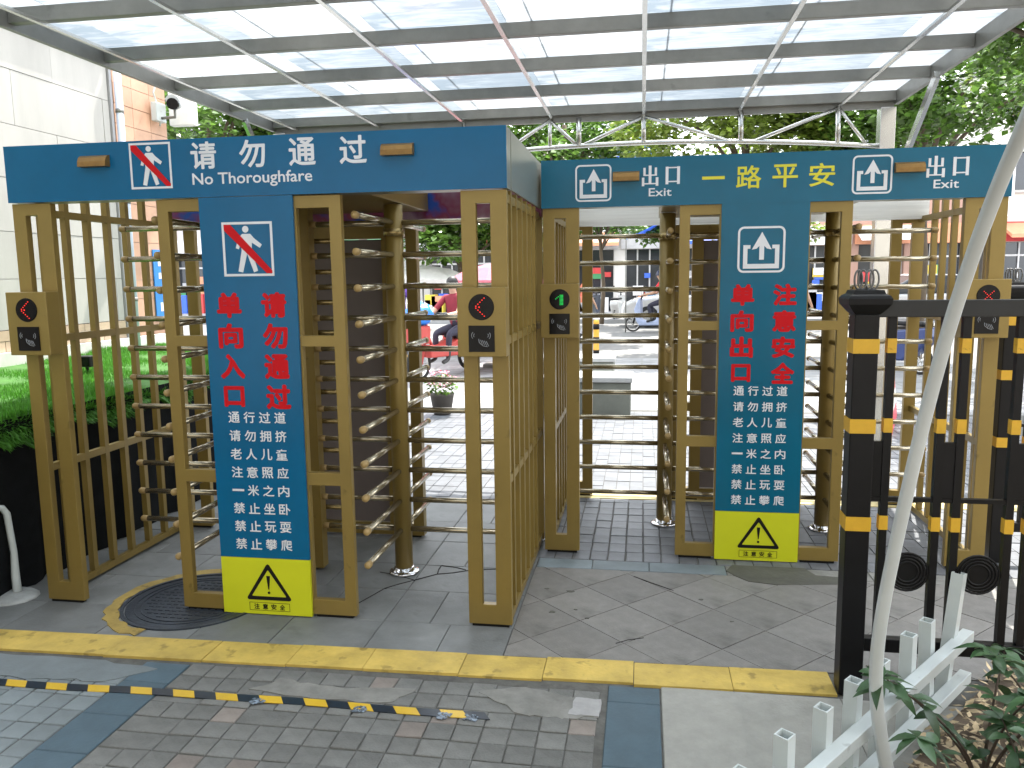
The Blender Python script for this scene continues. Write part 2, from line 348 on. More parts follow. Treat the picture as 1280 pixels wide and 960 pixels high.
# arms: tube along +x with a rounded plastic end
def arm(L):
    m = MB(); m.tube([(0.045, 0, 0), (L - 0.012, 0, 0)], 0.0148, 12); m.cur = 1
    m.tube([(L - 0.03, 0, 0), (L - 0.012, 0, 0), (L + 0.002, 0, 0), (L + 0.010, 0, 0), (L + 0.013, 0, 0)], [0.0155, 0.0175, 0.0175, 0.0115, 0.002], 12)
    return m.mesh('arm', [ARM, CAP])
ME['arm'] = arm(0.57); ME['arms'] = arm(0.448)
ME['comb'] = MB().tube([(-0.15, 0, 0), (0.15, 0, 0)], 0.014, 10).mesh('comb_bar', GOLDB)
m = MB(); m.tube([(0,0,0.02),(0,0,1.96)], 0.048, 20); m.cur = 1
m.tube([(0,0,1.80),(0,0,1.84)], 0.055, 20); ME['pole'] = m.mesh('rotor', [GOLD, GOLDB])
ME['flange'] = MB().lathe([(0.083,0.0),(0.083,0.008),(0.075,0.012),(0.056,0.014),(0.054,0.03),(0.049,0.032)], seg=24).mesh('base_flange', CHROME)
m = MB().box(-0.105,0.105,0,0.085,0,0.295); ME['reader'] = m.mesh('card_reader', GOLD)
m = MB(); m.tube([(0,0.001,0),(0,-0.004,0)], [0.056,0.054], 32); ME['disc'] = m.mesh('direction_display', SCREEN)
ME['pad'] = MB().box(-0.056,0.056,-0.004,0.001,-0.056,0.056).mesh('card_pad', SCREEN)
def icon_pad():
    m = MB()
    def arc(cx, r, a0, a1):
        pts = [(cx + r*math.cos(R(a)), -0.0052, 0.014 + r*math.sin(R(a))) for a in range(a0, a1 + 1, 15)]; m.tube(pts, 0.0012, 5)
    for r in (0.010, 0.019): arc(-0.030 + 0.006, r, 130, 230); arc(0.026 - 0.006, r, -50, 50)
    for k in range(4): m.tube([(-0.004 + k*0.008, -0.0052, -0.004 - k*0.002), (0.004 + k*0.009, -0.0052, -0.026 - k*0.002)], 0.0012, 5)
    m.tube([(-0.012,-0.0052,0.0),(-0.010,-0.0052,-0.016),(0.006,-0.0052,-0.030),(0.026,-0.0052,-0.034)], 0.0012, 5)
    return m.mesh('hand_and_card_symbol', mat('grey_print', (0.35,0.37,0.40), 0.5))
ME['padicon'] = icon_pad()
def arrow_led(kind):
    m = MB()
    if kind == 'left':
        for k in range(5): m.ball((-0.022 + k*0.009, -0.0055, 0.004 + k*0.0085), 0.0028, 6, 4); m.ball((-0.022 + k*0.009, -0.0055, -0.004 - k*0.0085), 0.0028, 6, 4)
        m.ball((-0.008,-0.0055,0), 0.0034, 6, 4)
        return m.mesh('led_arrow', LEDR)
    if kind == 'cross':
        for k in range(-3, 4): m.ball((k*0.0075, -0.0055, k*0.0075), 0.0026, 6, 4); m.ball((k*0.0075, -0.0055, -k*0.0075), 0.0026, 6, 4)
        return m.mesh('led_cross', LEDR)
    for i in range(3):
        for k in range(-4, 4): m.ball((0.004 + i*0.007, -0.0055, k*0.0072), 0.0028, 6, 4)
    for k in range(3): m.ball((-0.006 - k*0.007, -0.0055, 0.014 - k*0.006), 0.0028, 6, 4)
    return m.mesh('led_arrow', LEDG)
for k in ('left', 'cross', 'green'): ME['led_' + k] = arrow_led(k)
m = MB(); m.prism([(-0.072,-0.024),(0.072,-0.024),(0.072,0.012),(0.066,0.024),(-0.066,0.024),(-0.072,0.012)], -0.032, 0); ME['visor'] = m.mesh('sensor_cover', BRONZE)
def visor_mesh():
    prof = [(0, 0.026), (-0.012, 0.024), (-0.026, 0.014), (-0.034, -0.004), (-0.036, -0.026), (0, -0.026)]
    return MB().prism(prof, -0.070, 0.070, 'x').mesh('sensor_cover', BRONZE)
ME['visor'] = visor_mesh()

def rect(m, x0, x1, z0, z1, y, d=0.0016): m.box(x0, x1, y - d, y, z0, z1)
def poly(m, pts, y, d=0.0016): m.prism(pts, y - d, y)
def no_walk_icon(par, x0, z0, s):
    """Walking figure struck out by a red diagonal in a white square frame."""
    m = MB(); b = 0.045 * s; y = 0.0
    m.grid([x0, x0+b, x0+s-b, x0+s], [z0, z0+b, z0+s-b, z0+s], lambda i, j: not (i == 1 and j == 1), -0.0016, 0)
    P = lambda a, c: (x0 + a*s, z0 + c*s)
    m.prism([P(0.47 + 0.062*math.cos(t*math.pi/8), 0.865 + 0.062*math.sin(t*math.pi/8)) for t in range(16)], -0.0016, 0)
    m.prism([P(*q) for q in ((0.40,0.78),(0.56,0.78),(0.63,0.70),(0.78,0.58),(0.74,0.52),(0.585,0.62),(0.575,0.46),(0.68,0.10),(0.60,0.07),(0.48,0.42),(0.38,0.07),(0.29,0.09),(0.375,0.47),(0.37,0.62),(0.32,0.50),(0.26,0.52),(0.31,0.68))], -0.0016, 0)
    o = m.build('walking_figure', WHT, par, (0,0,0))
    m = MB(); m.prism([P(*q) for q in ((0.045,0.955),(0.17,0.955),(0.965,0.10),(0.965,0.05),(0.86,0.05),(0.045,0.85))], -0.0034, -0.0018)
    o2 = m.build('red_diagonal', RED, par)
    return o, o2
def exit_icon(par, x0, z0, s, sz=None):
    sz = sz or s; P = lambda a, c: (x0 + a*s, z0 + c*sz); m = MB()
    # rounded frame
    def rr(h, r, n=5):
        pts = []
        for cx, cz, a0 in ((1-h-r,1-h-r,0),(h+r,1-h-r,90),(h+r,h+r,180),(1-h-r,h+r,270)):
            for k in range(n+1): a = R(a0 + 90*k/n); pts.append((cx + r*math.cos(a), cz + r*math.sin(a)))
        return pts
    A, B = rr(0, 0.13), rr(0.045, 0.09); n = len(m.v); k = len(A)
    for yy in (-0.0016, 0.0):
        m.v += [(P(*p)[0], yy, P(*p)[1]) for p in A] + [(P(*p)[0], yy, P(*p)[1]) for p in B]
    for i in range(k):
        j = (i+1) % k
        m.f.append((n+i, n+k+i, n+k+j, n+j)); m.f.append((n+j, n+2*k+j, n+2*k+i, n+i)); m.f.append((n+k+i, n+3*k+i, n+3*k+j, n+k+j)); m.mi += [0]*3; m.sm += [False]*3
    m.prism([P(*q) for q in ((0.46,0.28),(0.56,0.28),(0.56,0.58),(0.62,0.52),(0.72,0.50),(0.51,0.88),(0.30,0.50),(0.40,0.52),(0.46,0.58))], -0.0016, 0)
    m.prism([P(*q) for q in ((0.12,0.09),(0.88,0.09),(0.88,0.60),(0.73,0.60),(0.73,0.52),(0.79,0.52),(0.79,0.19),(0.21,0.19),(0.21,0.52),(0.27,0.52),(0.27,0.60),(0.12,0.60))], -0.0016, 0)
    return m.build('exit_symbol', WHT, par)
def song_exit(par, x0, x1, z0, z1):
    """The two characters for 'exit' with thick uprights and thin crossbars, as on the sign."""
    m = MB(); w_ = (x1 - x0) * 0.44
    def st(ox, a0, a1, c0, c1, k=0.0): poly(m, [(ox + a0*w_, z0 + c0*(z1-z0)), (ox + a1*w_, z0 + c0*(z1-z0)), (ox + a1*w_, z0 + c1*(z1-z0)), (ox + a0*w_, z0 + c1*(z1-z0))], 0, 0.0016)
    for a0, a1, c0, c1 in ((0.42,0.58,0.085,1.0),(0.12,0.25,0.50,0.90),(0.76,0.89,0.50,0.90),(0.04,0.18,0.0,0.42),(0.82,0.97,0.0,0.42)): st(x0, a0, a1, c0, c1)
    for a0, a1, c0, c1 in ((0.25,0.42,0.50,0.56),(0.58,0.76,0.50,0.56),(0.18,0.42,0.085,0.145),(0.58,0.82,0.085,0.145)): st(x0, a0, a1, c0, c1)
    ox = x1 - w_
    for a0, a1, c0, c1 in ((0.10,0.26,0.06,0.92),(0.74,0.90,0.06,0.92),(0.26,0.74,0.84,0.90),(0.26,0.74,0.16,0.22)): st(ox, a0, a1, c0, c1)
    return m.build('lettering', WHT, par)
def serif_exit(par, x0, x1, z0, z1):
    o = link('lettering', text_mesh('E x i t', x0, x1, z0, z1, 0, WHT, 0.008), par)
    return o

def gate(cx, y0, dz, label, spec):
    g = thing('turnstile_gate', label, 'turnstile gate', (cx, y0, 0), 0, 'full height turnstile gates')
    # frames
    link('front_frame', ME['mid'], g, bevel=0.002)
    ends = {}
    for s in (-1, 1):
        link('end_frame', ME['side'], g, (s*1.08, 0, 0), bevel=0.002)
        link('end_frame', ME['side'], g, (s*1.08, DEP - 0.036, 0))
        ip = MB().grid([-0.10, 0.10], [0, 1], lambda i, j: True, 0, 0.01)
    link('rear_frame', ME['rear'], g, (0, DEP - 0.06, 0))
    MB().box(-0.2235, 0.2235, DEP - 0.045, DEP - 0.02, 0.09, 1.815).build('back_panel', BROWNP, g)
    for s in (-1, 1):
        for y in (0.0, DEP - 0.036): MB().box(-0.085, 0.085, 0.003, 0.032, 0, 0.0118).build('rubber_foot', BLK, g, (s*1.08, y, 0))
        for y in (0.0, DEP - 0.06): MB().box(-0.09, 0.09, 0.003, 0.030, 0, 0.0118).build('rubber_foot', BLK, g, (s*0.33, y, 0))
    # headers
    H0, H1 = (1.96, 2.215) if spec['n'] == 1 else (1.955, 2.208)
    h = MB().box(-HW - 0.004, HW + 0.004, -0.012, 0.10, H0, H1).build('header', GREYP, g)
    MB().box(-HW - 0.005, HW + 0.005, -0.0155, -0.0125, H0 - 0.001, H1 + 0.001).build('blue_face', spec['blue'], h)
    MB().box(-HW - 0.004, HW + 0.004, DEP - 0.09, DEP + 0.01, 1.925, 2.20).build('rear_header', spec['rear'], g)
    MB().box(-0.53, 0.53, 0.12, DEP - 0.10, 1.966, 2.15).build('drive_housing', GOLD, g, bevel=0.004)
    for s in (-1, 1):
        if spec['n'] == 1 and s == 1: MB().box(HW - 0.002, HW + 0.006, 0.101, DEP - 0.091, 1.962, H1 - 0.004).build('side_plate', GREYP, g)
    # side walls of bars
    for s in (-1, 1):
        x = s * (HW - 0.022); full = not (spec['n'] == 1 and s == 1)
        sw = MB().box(x - 0.014, x + 0.014, 0.037, DEP - 0.037, 1.907, 1.943).build('side_wall', GOLD, g)
        for z in (0.03, 0.675, 1.31): MB().box(x - 0.014, x + 0.014, 0.037, DEP - 0.037, z - 0.018, z + 0.018).build('rail', GOLD, sw)
        if full: MB().box(x - 0.014, x + 0.014, 0.101, DEP - 0.092, 2.15, 2.19).build('rail', GOLD, sw)
        for k in range(6):
            # bars stand just outside the rails
            link('bar', ME['barl' if full else 'bar'], sw, (x + s*0.0005 + s*0.001, 0.155 + 0.163*k, 0))
    # rotors: three arms planes at right angles, ball ended
    for s in (-1, 1):
        r = link('rotor', ME['pole'], g, (s*0.485, 0.62, 0)); link('base_flange', ME['flange'], r, (0, 0, 0.001))
        for z in LEVELS:
            for a in range(4):
                ang = a * math.pi / 2
                inner = (s == 1 and a == 2) or (s == -1 and a == 0)
                link('arm', ME['arms' if inner else 'arm'], r, (0, 0, z + dz), ang)
    c = MB().box(-0.035, 0.035, 0.585, 0.655, 0.012, 1.965).build('centre_post', GOLD, g)
    for z in LEVELS[:-1]:
        link('comb_bar', ME['comb'], c, (0, 0.70, z + 0.08))
    # readers
    for s, k in ((-1, spec['leds'][0]), (1, spec['leds'][1])):
        rd = link('card_reader', ME['reader'], g, (s*1.08, -0.087, 1.25), bevel=0.003)
        d = link('direction_display', ME['disc'], rd, (0, -0.0005, 0.212)); d2 = link('card_pad', ME['pad'], rd, (0, -0.0005, 0.078))
        link('led_arrow', ME['led_' + k], rd, (0, 0, 0.212)); link('hand_symbol', ME['padicon'], rd, (0, 0, 0.078))
    # hanging sign board
    sg = MB().box(-0.2235, 0.2235, -0.014, -0.001, 0.283, 1.957).build('sign_board', spec['blue'], g)
    MB().box(-0.2235, 0.2235, -0.014, -0.001, 0.004, 0.2815).build('yellow_board', YEL, sg)
    f = bpy.data.objects.new('print', None)
    Y = -0.0142
    def put(txt, x0, x1, z0, z1, mt, b=0.0, par=sg, y=Y):
        return link('lettering', text_mesh(txt, x0, x1, z0, z1, y, mt, b), par)
    for col, xc in ((spec['left'], -0.105), (spec['right'], 0.112)):
        for k, ch in enumerate(col):
            zc = 1.475 - 0.140 * k; hw = 0.055; hh = 0.052
            if ch == '口': hw, hh = 0.046, 0.044
            put(ch, xc - hw, xc + hw, zc - hh, zc + hh, RED, 0.052)
    rows = ['通行过道', '请勿拥挤', '老人儿童', '注意照应', '一米之内', '禁止坐卧', '禁止玩耍', '禁止攀爬']
    for k, row in enumerate(rows):
        zc = 0.958 - 0.0868 * k
        for q, ch in enumerate(row):
            xc = -0.113 + 0.0755 * q
            if ch == '一': put(ch, xc - 0.029, xc + 0.029, zc - 0.005, zc + 0.005, WHT)
            else: put(ch, xc - 0.0268, xc + 0.0268, zc - 0.0255, zc + 0.0255, WHT, 0.014)
    # warning triangle, exclamation mark and caption
    m = MB(); T = lambda r_: [(0.0 + 0.012, 0.165 + r_*1.12), (0.012 - r_, 0.165 - r_*0.66), (0.012 + r_, 0.165 - r_*0.66)]
    def rtri(h, r_):
        # triangle with rounded corners
        pts = []
        C3 = [(0.012, 0.245 - h*1.9), (0.012 - 0.103 + h*1.55, 0.083 + h), (0.012 + 0.103 - h*1.55, 0.083 + h)]
        for (cx_, cz_), a0, a1 in zip(C3, (150, 270, 30), (30, 150, -90)):
            pass
        for (cx_, cz_), angs in zip(C3, ((30, 90, 150), (150, 210, 270), (270, 330, 390))):
            for a in angs: pts.append((cx_ + r_*math.cos(R(a)), cz_ + r_*math.sin(R(a))))
        return pts
    A, B = rtri(0.0, 0.008), rtri(0.013, 0.003); n = 0; k = len(A)
    for yy in (Y - 0.0016, Y): m.v += [(a, yy, b) for a, b in A] + [(a, yy, b) for a, b in B]
    for i in range(k):
        j = (i+1) % k
        m.f += [(i, k+i, k+j, j), (j, 2*k+j, 2*k+i, i), (k+i, 3*k+i, 3*k+j, k+j)]; m.mi += [0]*3; m.sm += [False]*3
    m.prism([(0.012-0.009,0.195),(0.012+0.009,0.195),(0.012+0.007,0.170),(0.012+0.002,0.128),(0.012-0.002,0.128),(0.012-0.007,0.170)], Y-0.0016, Y)
    m.prism([(0.012 + 0.0065*math.cos(t*math.pi/6), 0.112 + 0.0065*math.sin(t*math.pi/6)) for t in range(12)], Y-0.0016, Y)
    m.grid([-0.090, -0.0885, 0.1125, 0.114], [0.022, 0.0235, 0.0605, 0.062], lambda i, j: not (i == 1 and j == 1), Y-0.0012, Y)
    m.build('warning_symbol', BLK, sg)
    for q, ch in enumerate('注意安全'): put(ch, -0.066 + 0.043*q, -0.040 + 0.043*q, 0.029, 0.055, BLK, 0.02)
    if spec['n'] == 1:
        pf = MB(); o1, o2 = no_walk_icon(sg, -0.118, 1.605, 0.241)
        o1.location = (0, Y, 0); o2.location = (0, Y, 0)
        o1, o2 = no_walk_icon(h, -0.545, 2.003, 0.203); o1.location = (0, -0.0157, 0); o2.location = (0, -0.0157, 0)
        for q, ch in enumerate('请勿通过'): put(ch, -0.243 + 0.2325*q, -0.243 + 0.2325*q + 0.118, 2.084, 2.198, WHT, 0.022, h, -0.0157)
        put('No Thoroughfare', -0.243, 0.322, 1.999, 2.064, WHT, 0.012, h, -0.0157)
        for xc in (-0.715, 0.716): link('sensor_cover', ME['visor'], h, (xc, -0.0156, 2.133))
    else:
        o = exit_icon(sg, -0.137, 1.592, 0.242); o.location = (0, Y, 0)
        for x0 in (-0.998, 0.424):
            o = exit_icon(h, x0, 1.985, 0.194); o.location = (0, -0.0157, 0)
            o = song_exit(h, x0 + 0.352, x0 + 0.564, 2.058, 2.164); o.location = (0, -0.0157, 0)
            put('Exit', x0 + 0.393, x0 + 0.512, 2.004, 2.046, WHT, 0.014, h, -0.0157)
            link('sensor_cover', ME['visor'], h, (x0 + 0.272, -0.0156, 2.112))
        for ch, xc in zip('一路平安', (-0.27, -0.09, 0.093, 0.276)):
            if ch == '一': put(ch, xc - 0.058, xc + 0.058, 2.082, 2.098, YPR, 0, h, -0.0157)
            else: put(ch, xc - 0.062, xc + 0.062, 2.032, 2.146, YPR, 0.016, h, -0.0157)
    return g
def print_film():
    m = mat('rear_header_print', (0.3, 0.2, 0.25), 0.2, 0.1, 0.2, 4, transl=0.5); t = m.node_tree
    n = t.nodes.new('ShaderNodeTexNoise'); n.inputs['Scale'].default_value = 4.5; n.inputs['Detail'].default_value = 3; c = t.nodes.new('ShaderNodeTexCoord')
    p = t.nodes.new('ShaderNodeValToRGB'); p.color_ramp.elements[0].position = 0.38; p.color_ramp.elements[0].color = (0.05,0.14,0.5,1); p.color_ramp.elements[1].position = 0.46; p.color_ramp.elements[1].color = (0.30,0.07,0.12,1)
    e = p.color_ramp.elements.new(0.56); e.color = (0.35,0.20,0.24,1); e = p.color_ramp.elements.new(0.66); e.color = (0.6,0.5,0.5,1)
    t.links.new(c.outputs['Object'], n.inputs['Vector']); t.links.new(n.outputs['Fac'], p.inputs['Fac']); t.links.new(p.outputs['Color'], t.nodes['Principled BSDF'].inputs['Base Color'])
    for q in t.nodes:
        if q.type == 'BSDF_TRANSLUCENT': t.links.new(p.outputs['Color'], q.inputs['Color'])
    return m
REAR1 = print_film()
REAR2 = mat('rear_header_white', (0.80, 0.80, 0.78), 0.35, 0, 0.12, 3, stretch=(0.5, 1, 14), transl=0.7)
gate(-1.752, 3.42, 0.0, 'turnstile gate whose header reads No Thoroughfare, beside the artificial turf planter',
     dict(n=1, blue=BLUE, rear=REAR1, leds=('left', 'left'), left='单向入口', right='请勿通过'))
gate(0.635, 4.455, -0.045, 'turnstile gate with yellow characters and two exit symbols on its header',
     dict(n=2, blue=BLUE2, rear=REAR2, leds=('green', 'cross'), left='单向出口', right='注意安全'))

# ------------------------------------------------------------------ ground and paving
GZ = -0.03       # top of the bedding under the paving
gm = MB(); gm.quad([(-150,-60,GZ-0.004),(150,-60,GZ-0.004),(150,260,GZ-0.004),(-150,260,GZ-0.004)]); struct(gm.build('ground', ASPH))
pv = struct(MB().box(-3.6, 6.0, 0.6, 9.5, GZ-0.05, GZ + 0.023).build('pavement', JOINT))
TOP = -0.001
def stone_mesh(wx, wy, material, name='paver', b=0.004, seed=0):
    r_ = random.Random(seed); m = MB(); hx, hy = wx/2, wy/2; z0, z1 = GZ + 0.01, TOP
    j = lambda: r_.uniform(-0.002, 0.002)
    n = 0; m.v = [(-hx+j(),-hy+j(),z0),(hx+j(),-hy+j(),z0),(hx+j(),hy+j(),z0),(-hx+j(),hy+j(),z0)]
    m.v += [(x, y, z1 - b) for x, y, z in m.v[:4]]; m.v += [(x*(1-b/hx), y*(1-b/hy), z1 + r_.uniform(-0.0008,0.0008)) for x, y, z in m.v[:4]]
    for k in range(4):
        k2 = (k+1) % 4; m.f += [(k, k2, 4+k2, 4+k), (4+k, 4+k2, 8+k2, 8+k)]
    m.f.append((8,9,10,11)); m.mi = [0]*9; m.sm = [False]*9
    return m.mesh(name, material)
def scatter_far(m, x, y, wx, wy, r_):
    dz = r_.uniform(-0.003, 0.001); m.box(x - wx/2, x + wx/2, y - wy/2, y + wy/2, GZ + 0.01, TOP + dz)
sett = [stone_mesh(0.0955, 0.0945, GRAN, 'paver', 0.0025, k) for k in range(9)] + [stone_mesh(0.0955, 0.0945, GRANW, 'paver', 0.0025, 9)]
sett2 = [stone_mesh(0.1955, 0.0945, GRAN, 'paver', 0.0025, 11)]
settb = [stone_mesh(0.095, 0.096, GRANB, 'paver', 0.003, 20 + k) for k in range(3)]
rr_ = random.Random(3)
near = MB()
def yband(x): return 2.905 + 0.027 * (x + 2.9)      # front edge of the painted band, which runs slightly askew
for j in range(0, 19):
    y = 1.062 + 0.1 * j; x0 = -1.796
    i = 0
    while i < 17:
        x = x0 + 0.1 * i
        if y + 0.05 > yband(x) - 0.004: i += 1; continue
        if y < 2.0: scatter_far(near, x, y, 0.094, 0.093, rr_); i += 1; continue
        if rr_.random() < 0.07 and i < 16:
            link('paver', sett2[0], pv, (x + 0.05, y, rr_.uniform(-0.003, 0.001)), 0); i += 2; continue
        link('paver', rr_.choice(sett), pv, (x + rr_.uniform(-.001,.001), y, rr_.uniform(-0.003, 0.0012)), rr_.uniform(-0.012, 0.012)); i += 1
    for i in range(9):
        x = -2.102 - 0.1*i
        if y + 0.05 > yband(x) - 0.10: continue
        if y < 2.05 or x < -2.75: scatter_far(near, x, y, 0.094, 0.093, rr_)
        else: link('paver', rr_.choice(settb), pv, (x, y, rr_.uniform(-0.002, 0.001)), rr_.uniform(-0.008, 0.008))
tag(near.build('paving_rest', GRAN, pv), None, None, kind='stuff')
def slab(x0, x1, y0, y1, material, name='slab', zt=TOP, rz=0, gap=0.003):
    m = MB(); wx, wy = (x1-x0)/2 - gap/2, (y1-y0)/2 - gap/2; b = 0.003
    m.v = [(-wx,-wy,GZ+0.008),(wx,-wy,GZ+0.008),(wx,wy,GZ+0.008),(-wx,wy,GZ+0.008)]; m.v += [(x,y,zt-b) for x,y,z in m.v[:4]]; m.v += [(x*(1-b/wx),y*(1-b/wy),zt) for x,y,z in m.v[:4]]
    for k in range(4):
        k2 = (k+1) % 4; m.f += [(k,k2,4+k2,4+k),(4+k,4+k2,8+k2,8+k)]
    m.f.append((8,9,10,11)); m.mi = [0]*9; m.sm = [False]*9
    return m.build(name, material, pv, ((x0+x1)/2, (y0+y1)/2, 0), rz)
# two slate strips running away from the camera
for y0, y1 in ((1.2,1.62),(1.62,1.93),(1.93,2.262),(2.262,2.50),(2.50,2.74),(2.74,2.90)): slab(-2.050, -1.850, y0, y1, SLATE)
for y0, y1 in ((1.2,1.6),(1.6,2.02),(2.02,2.44),(2.44,2.845),(2.845,2.965)): slab(-0.118, 0.080, y0, y1, SLATE)
for y0, y1 in ((0.9,1.55),(1.55,2.2),(2.2,2.985)):
    for x0, x1 in ((0.084, 0.75),(0.75, 1.42)): slab(x0, x1, y0, y1, SLABL, gap=0.002)
# smeared cement in front of the band on the near side of the paving
def blotch(pts, material, name='cement_smear', z=0.0022, n=5, amp=0.016):
    out = []
    for i in range(len(pts)):
        a, b = pts[i], pts[(i+1) % len(pts)]
        for k in range(n):
            t = k/n; out.append((a[0]+(b[0]-a[0])*t + rr_.uniform(-amp,amp), a[1]+(b[1]-a[1])*t + rr_.uniform(-amp,amp)*0.7))
    m = MB(); m.prism(out, TOP - 0.004, TOP + z, 'z'); m.build(name, material, pv)
blotch([(-3.2,2.70),(-2.9,2.72),(-2.45,2.70),(-2.12,2.72),(-1.95,2.84),(-2.3,2.885),(-3.2,2.87)], GRANB)
blotch([(-1.50,2.735),(-1.15,2.71),(-0.92,2.72),(-0.86,2.83),(-1.2,2.80),(-1.42,2.83)], CEMENT, z=0.0018)
blotch([(-0.62,2.84),(-0.40,2.70),(-0.25,2.70),(-0.14,2.74),(-0.14,2.82),(-0.26,2.86),(-0.45,2.91)], CEMENT, z=0.0020)
blotch([(-0.25,2.73),(-0.14,2.73),(-0.14,2.85),(-0.24,2.85)], mat('pale_cement2', (0.33,0.33,0.33), 0.8, 0, 0.15, 12, 0.4, 50), z=0.0032, amp=0.006)
# painted yellow band
xs = [-3.35,-2.55,-2.05,-1.78,-1.32,-0.88,-0.40,0.0,0.62]
yb = lambda x: yband(x) + 0.0
cuts = [-3.5, -2.93, -2.27, -1.82, -1.45, -1.12, -0.72, -0.38, -0.02, 0.36, 0.745]
for k, (a, b) in enumerate(zip(cuts, cuts[1:])):
    m = MB(); off = (0.0, 0.004, -0.003, 0.0, 0.003, 0.0, -0.004, 0.006, -0.008, 0.0)[k % 10]
    m.prism([(a+0.0015, yb(a)+off), (b-0.0015, yb(b)+off), (b-0.0015, yb(b)+off+0.178), (a+0.0015, yb(a)+off+0.178)], GZ+0.01, TOP + 0.004 + 0.0012*(k % 3), 'z')
    m.build('painted_slab', SLABY, pv)
# 45 degree slabs between the two gates
def clip_poly(pts, x0, x1, y0f, y1):
    def cut(P, f):
        out = []
        for i in range(len(P)):
            a, b = P[i], P[(i+1) % len(P)]; fa, fb = f(a), f(b)
            if fa >= 0: out.append(a)
            if (fa > 0 and fb < 0) or (fa < 0 and fb > 0): t = fa/(fa-fb); out.append((a[0]+(b[0]-a[0])*t, a[1]+(b[1]-a[1])*t))
        return out
    for f in (lambda p: p[0]-x0, lambda p: x1-p[0], lambda p: p[1]-(yband(p[0])+0.184), lambda p: y1-p[1]):
        pts = cut(pts, f)
        if len(pts) < 3: return []
    return pts
D = 0.575 / 2
u0, v0 = 3.27, 3.40      # x+y and y-x of one joint each
for a in range(-4, 9):
    for b in range(-8, 6):
        s0, s1 = u0 + a*0.415 + 0.003, u0 + (a+1)*0.415 - 0.003; t0, t1 = v0 + b*0.415 + 0.003, v0 + (b+1)*0.415 - 0.003
        P = [((s-t)/2, (s+t)/2) for s, t in ((s0,t0),(s1,t0),(s1,t1),(s0,t1))]
        P = clip_poly(P, -0.565, 4.2, None, 4.205)
        if len(P) >= 3:
            m = MB(); cxm = sum(p[0] for p in P)/len(P); cym = sum(p[1] for p in P)/len(P)
            m.prism([(p[0]-cxm, p[1]-cym) for p in P], GZ+0.01, TOP + rr_.uniform(-0.001, 0.001), 'z')
            m.build('diagonal_slab', SLABD, pv, (cxm, cym, 0))
# bluish strip and patch in front of the exit gate
for x0, x1 in ((-0.565,-0.26),(-0.26,0.05),(0.05,0.46)): slab(x0, x1, 4.212, 4.352, mat('blue_grey_slab', (0.17,0.21,0.23), 0.6, 0, 0.2, 5, 0.3, 70, rand=0.12), gap=0.003)
slab(0.46, 1.2, 4.212, 4.352, CEMENT, 'cement_strip'); slab(1.2, 4.2, 4.212, 4.352, CEMENT, 'cement_strip')
m = MB(); m.prism([(0.50,4.36),(0.46,4.27),(0.50,4.20),(0.56,4.13),(0.70,4.10),(0.95,4.14),(1.10,4.16),(1.10,4.24),(0.92,4.26),(0.88,4.36)], TOP-0.01, TOP+0.003, 'z'); m.build('cement_patch', CEMD, pv)
# rectangular setts beyond the strip
st2 = [stone_mesh(0.095, 0.142, PAVE2, 'paver', 0.004, 40 + k) for k in range(3)]
rest = MB(); cnt = 0
for i in range(42):
    x = -0.531 + 0.1 * i
    for j in range(34):
        y = 4.430 + 0.147 * j
        if i < 12 and j < 8: link('paver', rr_.choice(st2), pv, (x, y, rr_.uniform(-0.003, 0.001)), rr_.uniform(-0.01, 0.01)); cnt += 1
        else: scatter_far(rest, x, y, 0.095, 0.141, rr_)
for i in range(25):
    x = -3.03 + 0.1 * i
    for j in range(26):
        y = 5.46 + 0.147 * j; scatter_far(rest, x, y, 0.095, 0.141, rr_)
tag(rest.build('paving_rest', PAVE2, pv), None, None, kind='stuff')
# large grey slabs under the first gate, some cracked
ys = [3.10, 3.42, 3.80, 4.16, 4.56, 4.95, 5.385]
for r0, (y0, y1) in enumerate(zip(ys, ys[1:])):
    xs = [-3.5, -2.93 + 0.1*(r0 % 2), -2.45 + 0.16*(r0 % 2), -2.0, -1.62 + 0.12*(r0 % 2), -1.18, -0.86 - 0.1*(r0 % 2), -0.568]
    for a, b in zip(xs, xs[1:]):
        if y0 == 3.10:
            m = MB(); m.prism([(a+.002, yband(a)+0.183), (b-.002, yband(b)+0.183), (b-.002, y1-.002), (a+.002, y1-.002)], GZ+0.01, TOP + rr_.uniform(-.002, .0), 'z'); m.build('slab', SLABG, pv)
        else: slab(a, b, y0, y1, SLABG, zt=TOP + rr_.uniform(-.002, .0))
m = MB(); 
def crack(pts, w_=0.006):
    for (a, b), (c, d) in zip(pts, pts[1:]):
        v = Vector((c-a, d-b)); nrm = Vector((-v.y, v.x)).normalized() * w_/2
        m.prism([(a-nrm.x, b-nrm.y), (c-nrm.x*0.7, d-nrm.y*0.7), (c+nrm.x*0.7, d+nrm.y*0.7), (a+nrm.x, b+nrm.y)], TOP-0.012, TOP+0.0011, 'z')
crack([(-1.30,3.80),(-1.25,3.86),(-1.18,3.93),(-1.08,4.03),(-1.09,4.10),(-1.09,4.16),(-1.0,4.14),(-0.94,4.11)], 0.007)
crack([(-1.08,4.03),(-1.0,4.06),(-0.9,4.12),(-0.7,4.16)], 0.006); crack([(-1.18,3.93),(-1.3,3.99),(-1.4,4.02)], 0.005)
crack([(-1.45,3.50),(-1.37,3.60),(-1.30,3.80)], 0.004); crack([(-0.03,4.128),(0.06,4.05),(0.17,3.96)], 0.008); crack([(-0.10,3.33),(-0.05,3.37),(0.02,3.40)], 0.004)
crack([(-2.1,3.05),(-2.0,3.09),(-1.9,3.10)],0.005)
m.build('crack', mat('crack_dirt', (0.012,0.011,0.010), 0.95), pv)
m = MB()
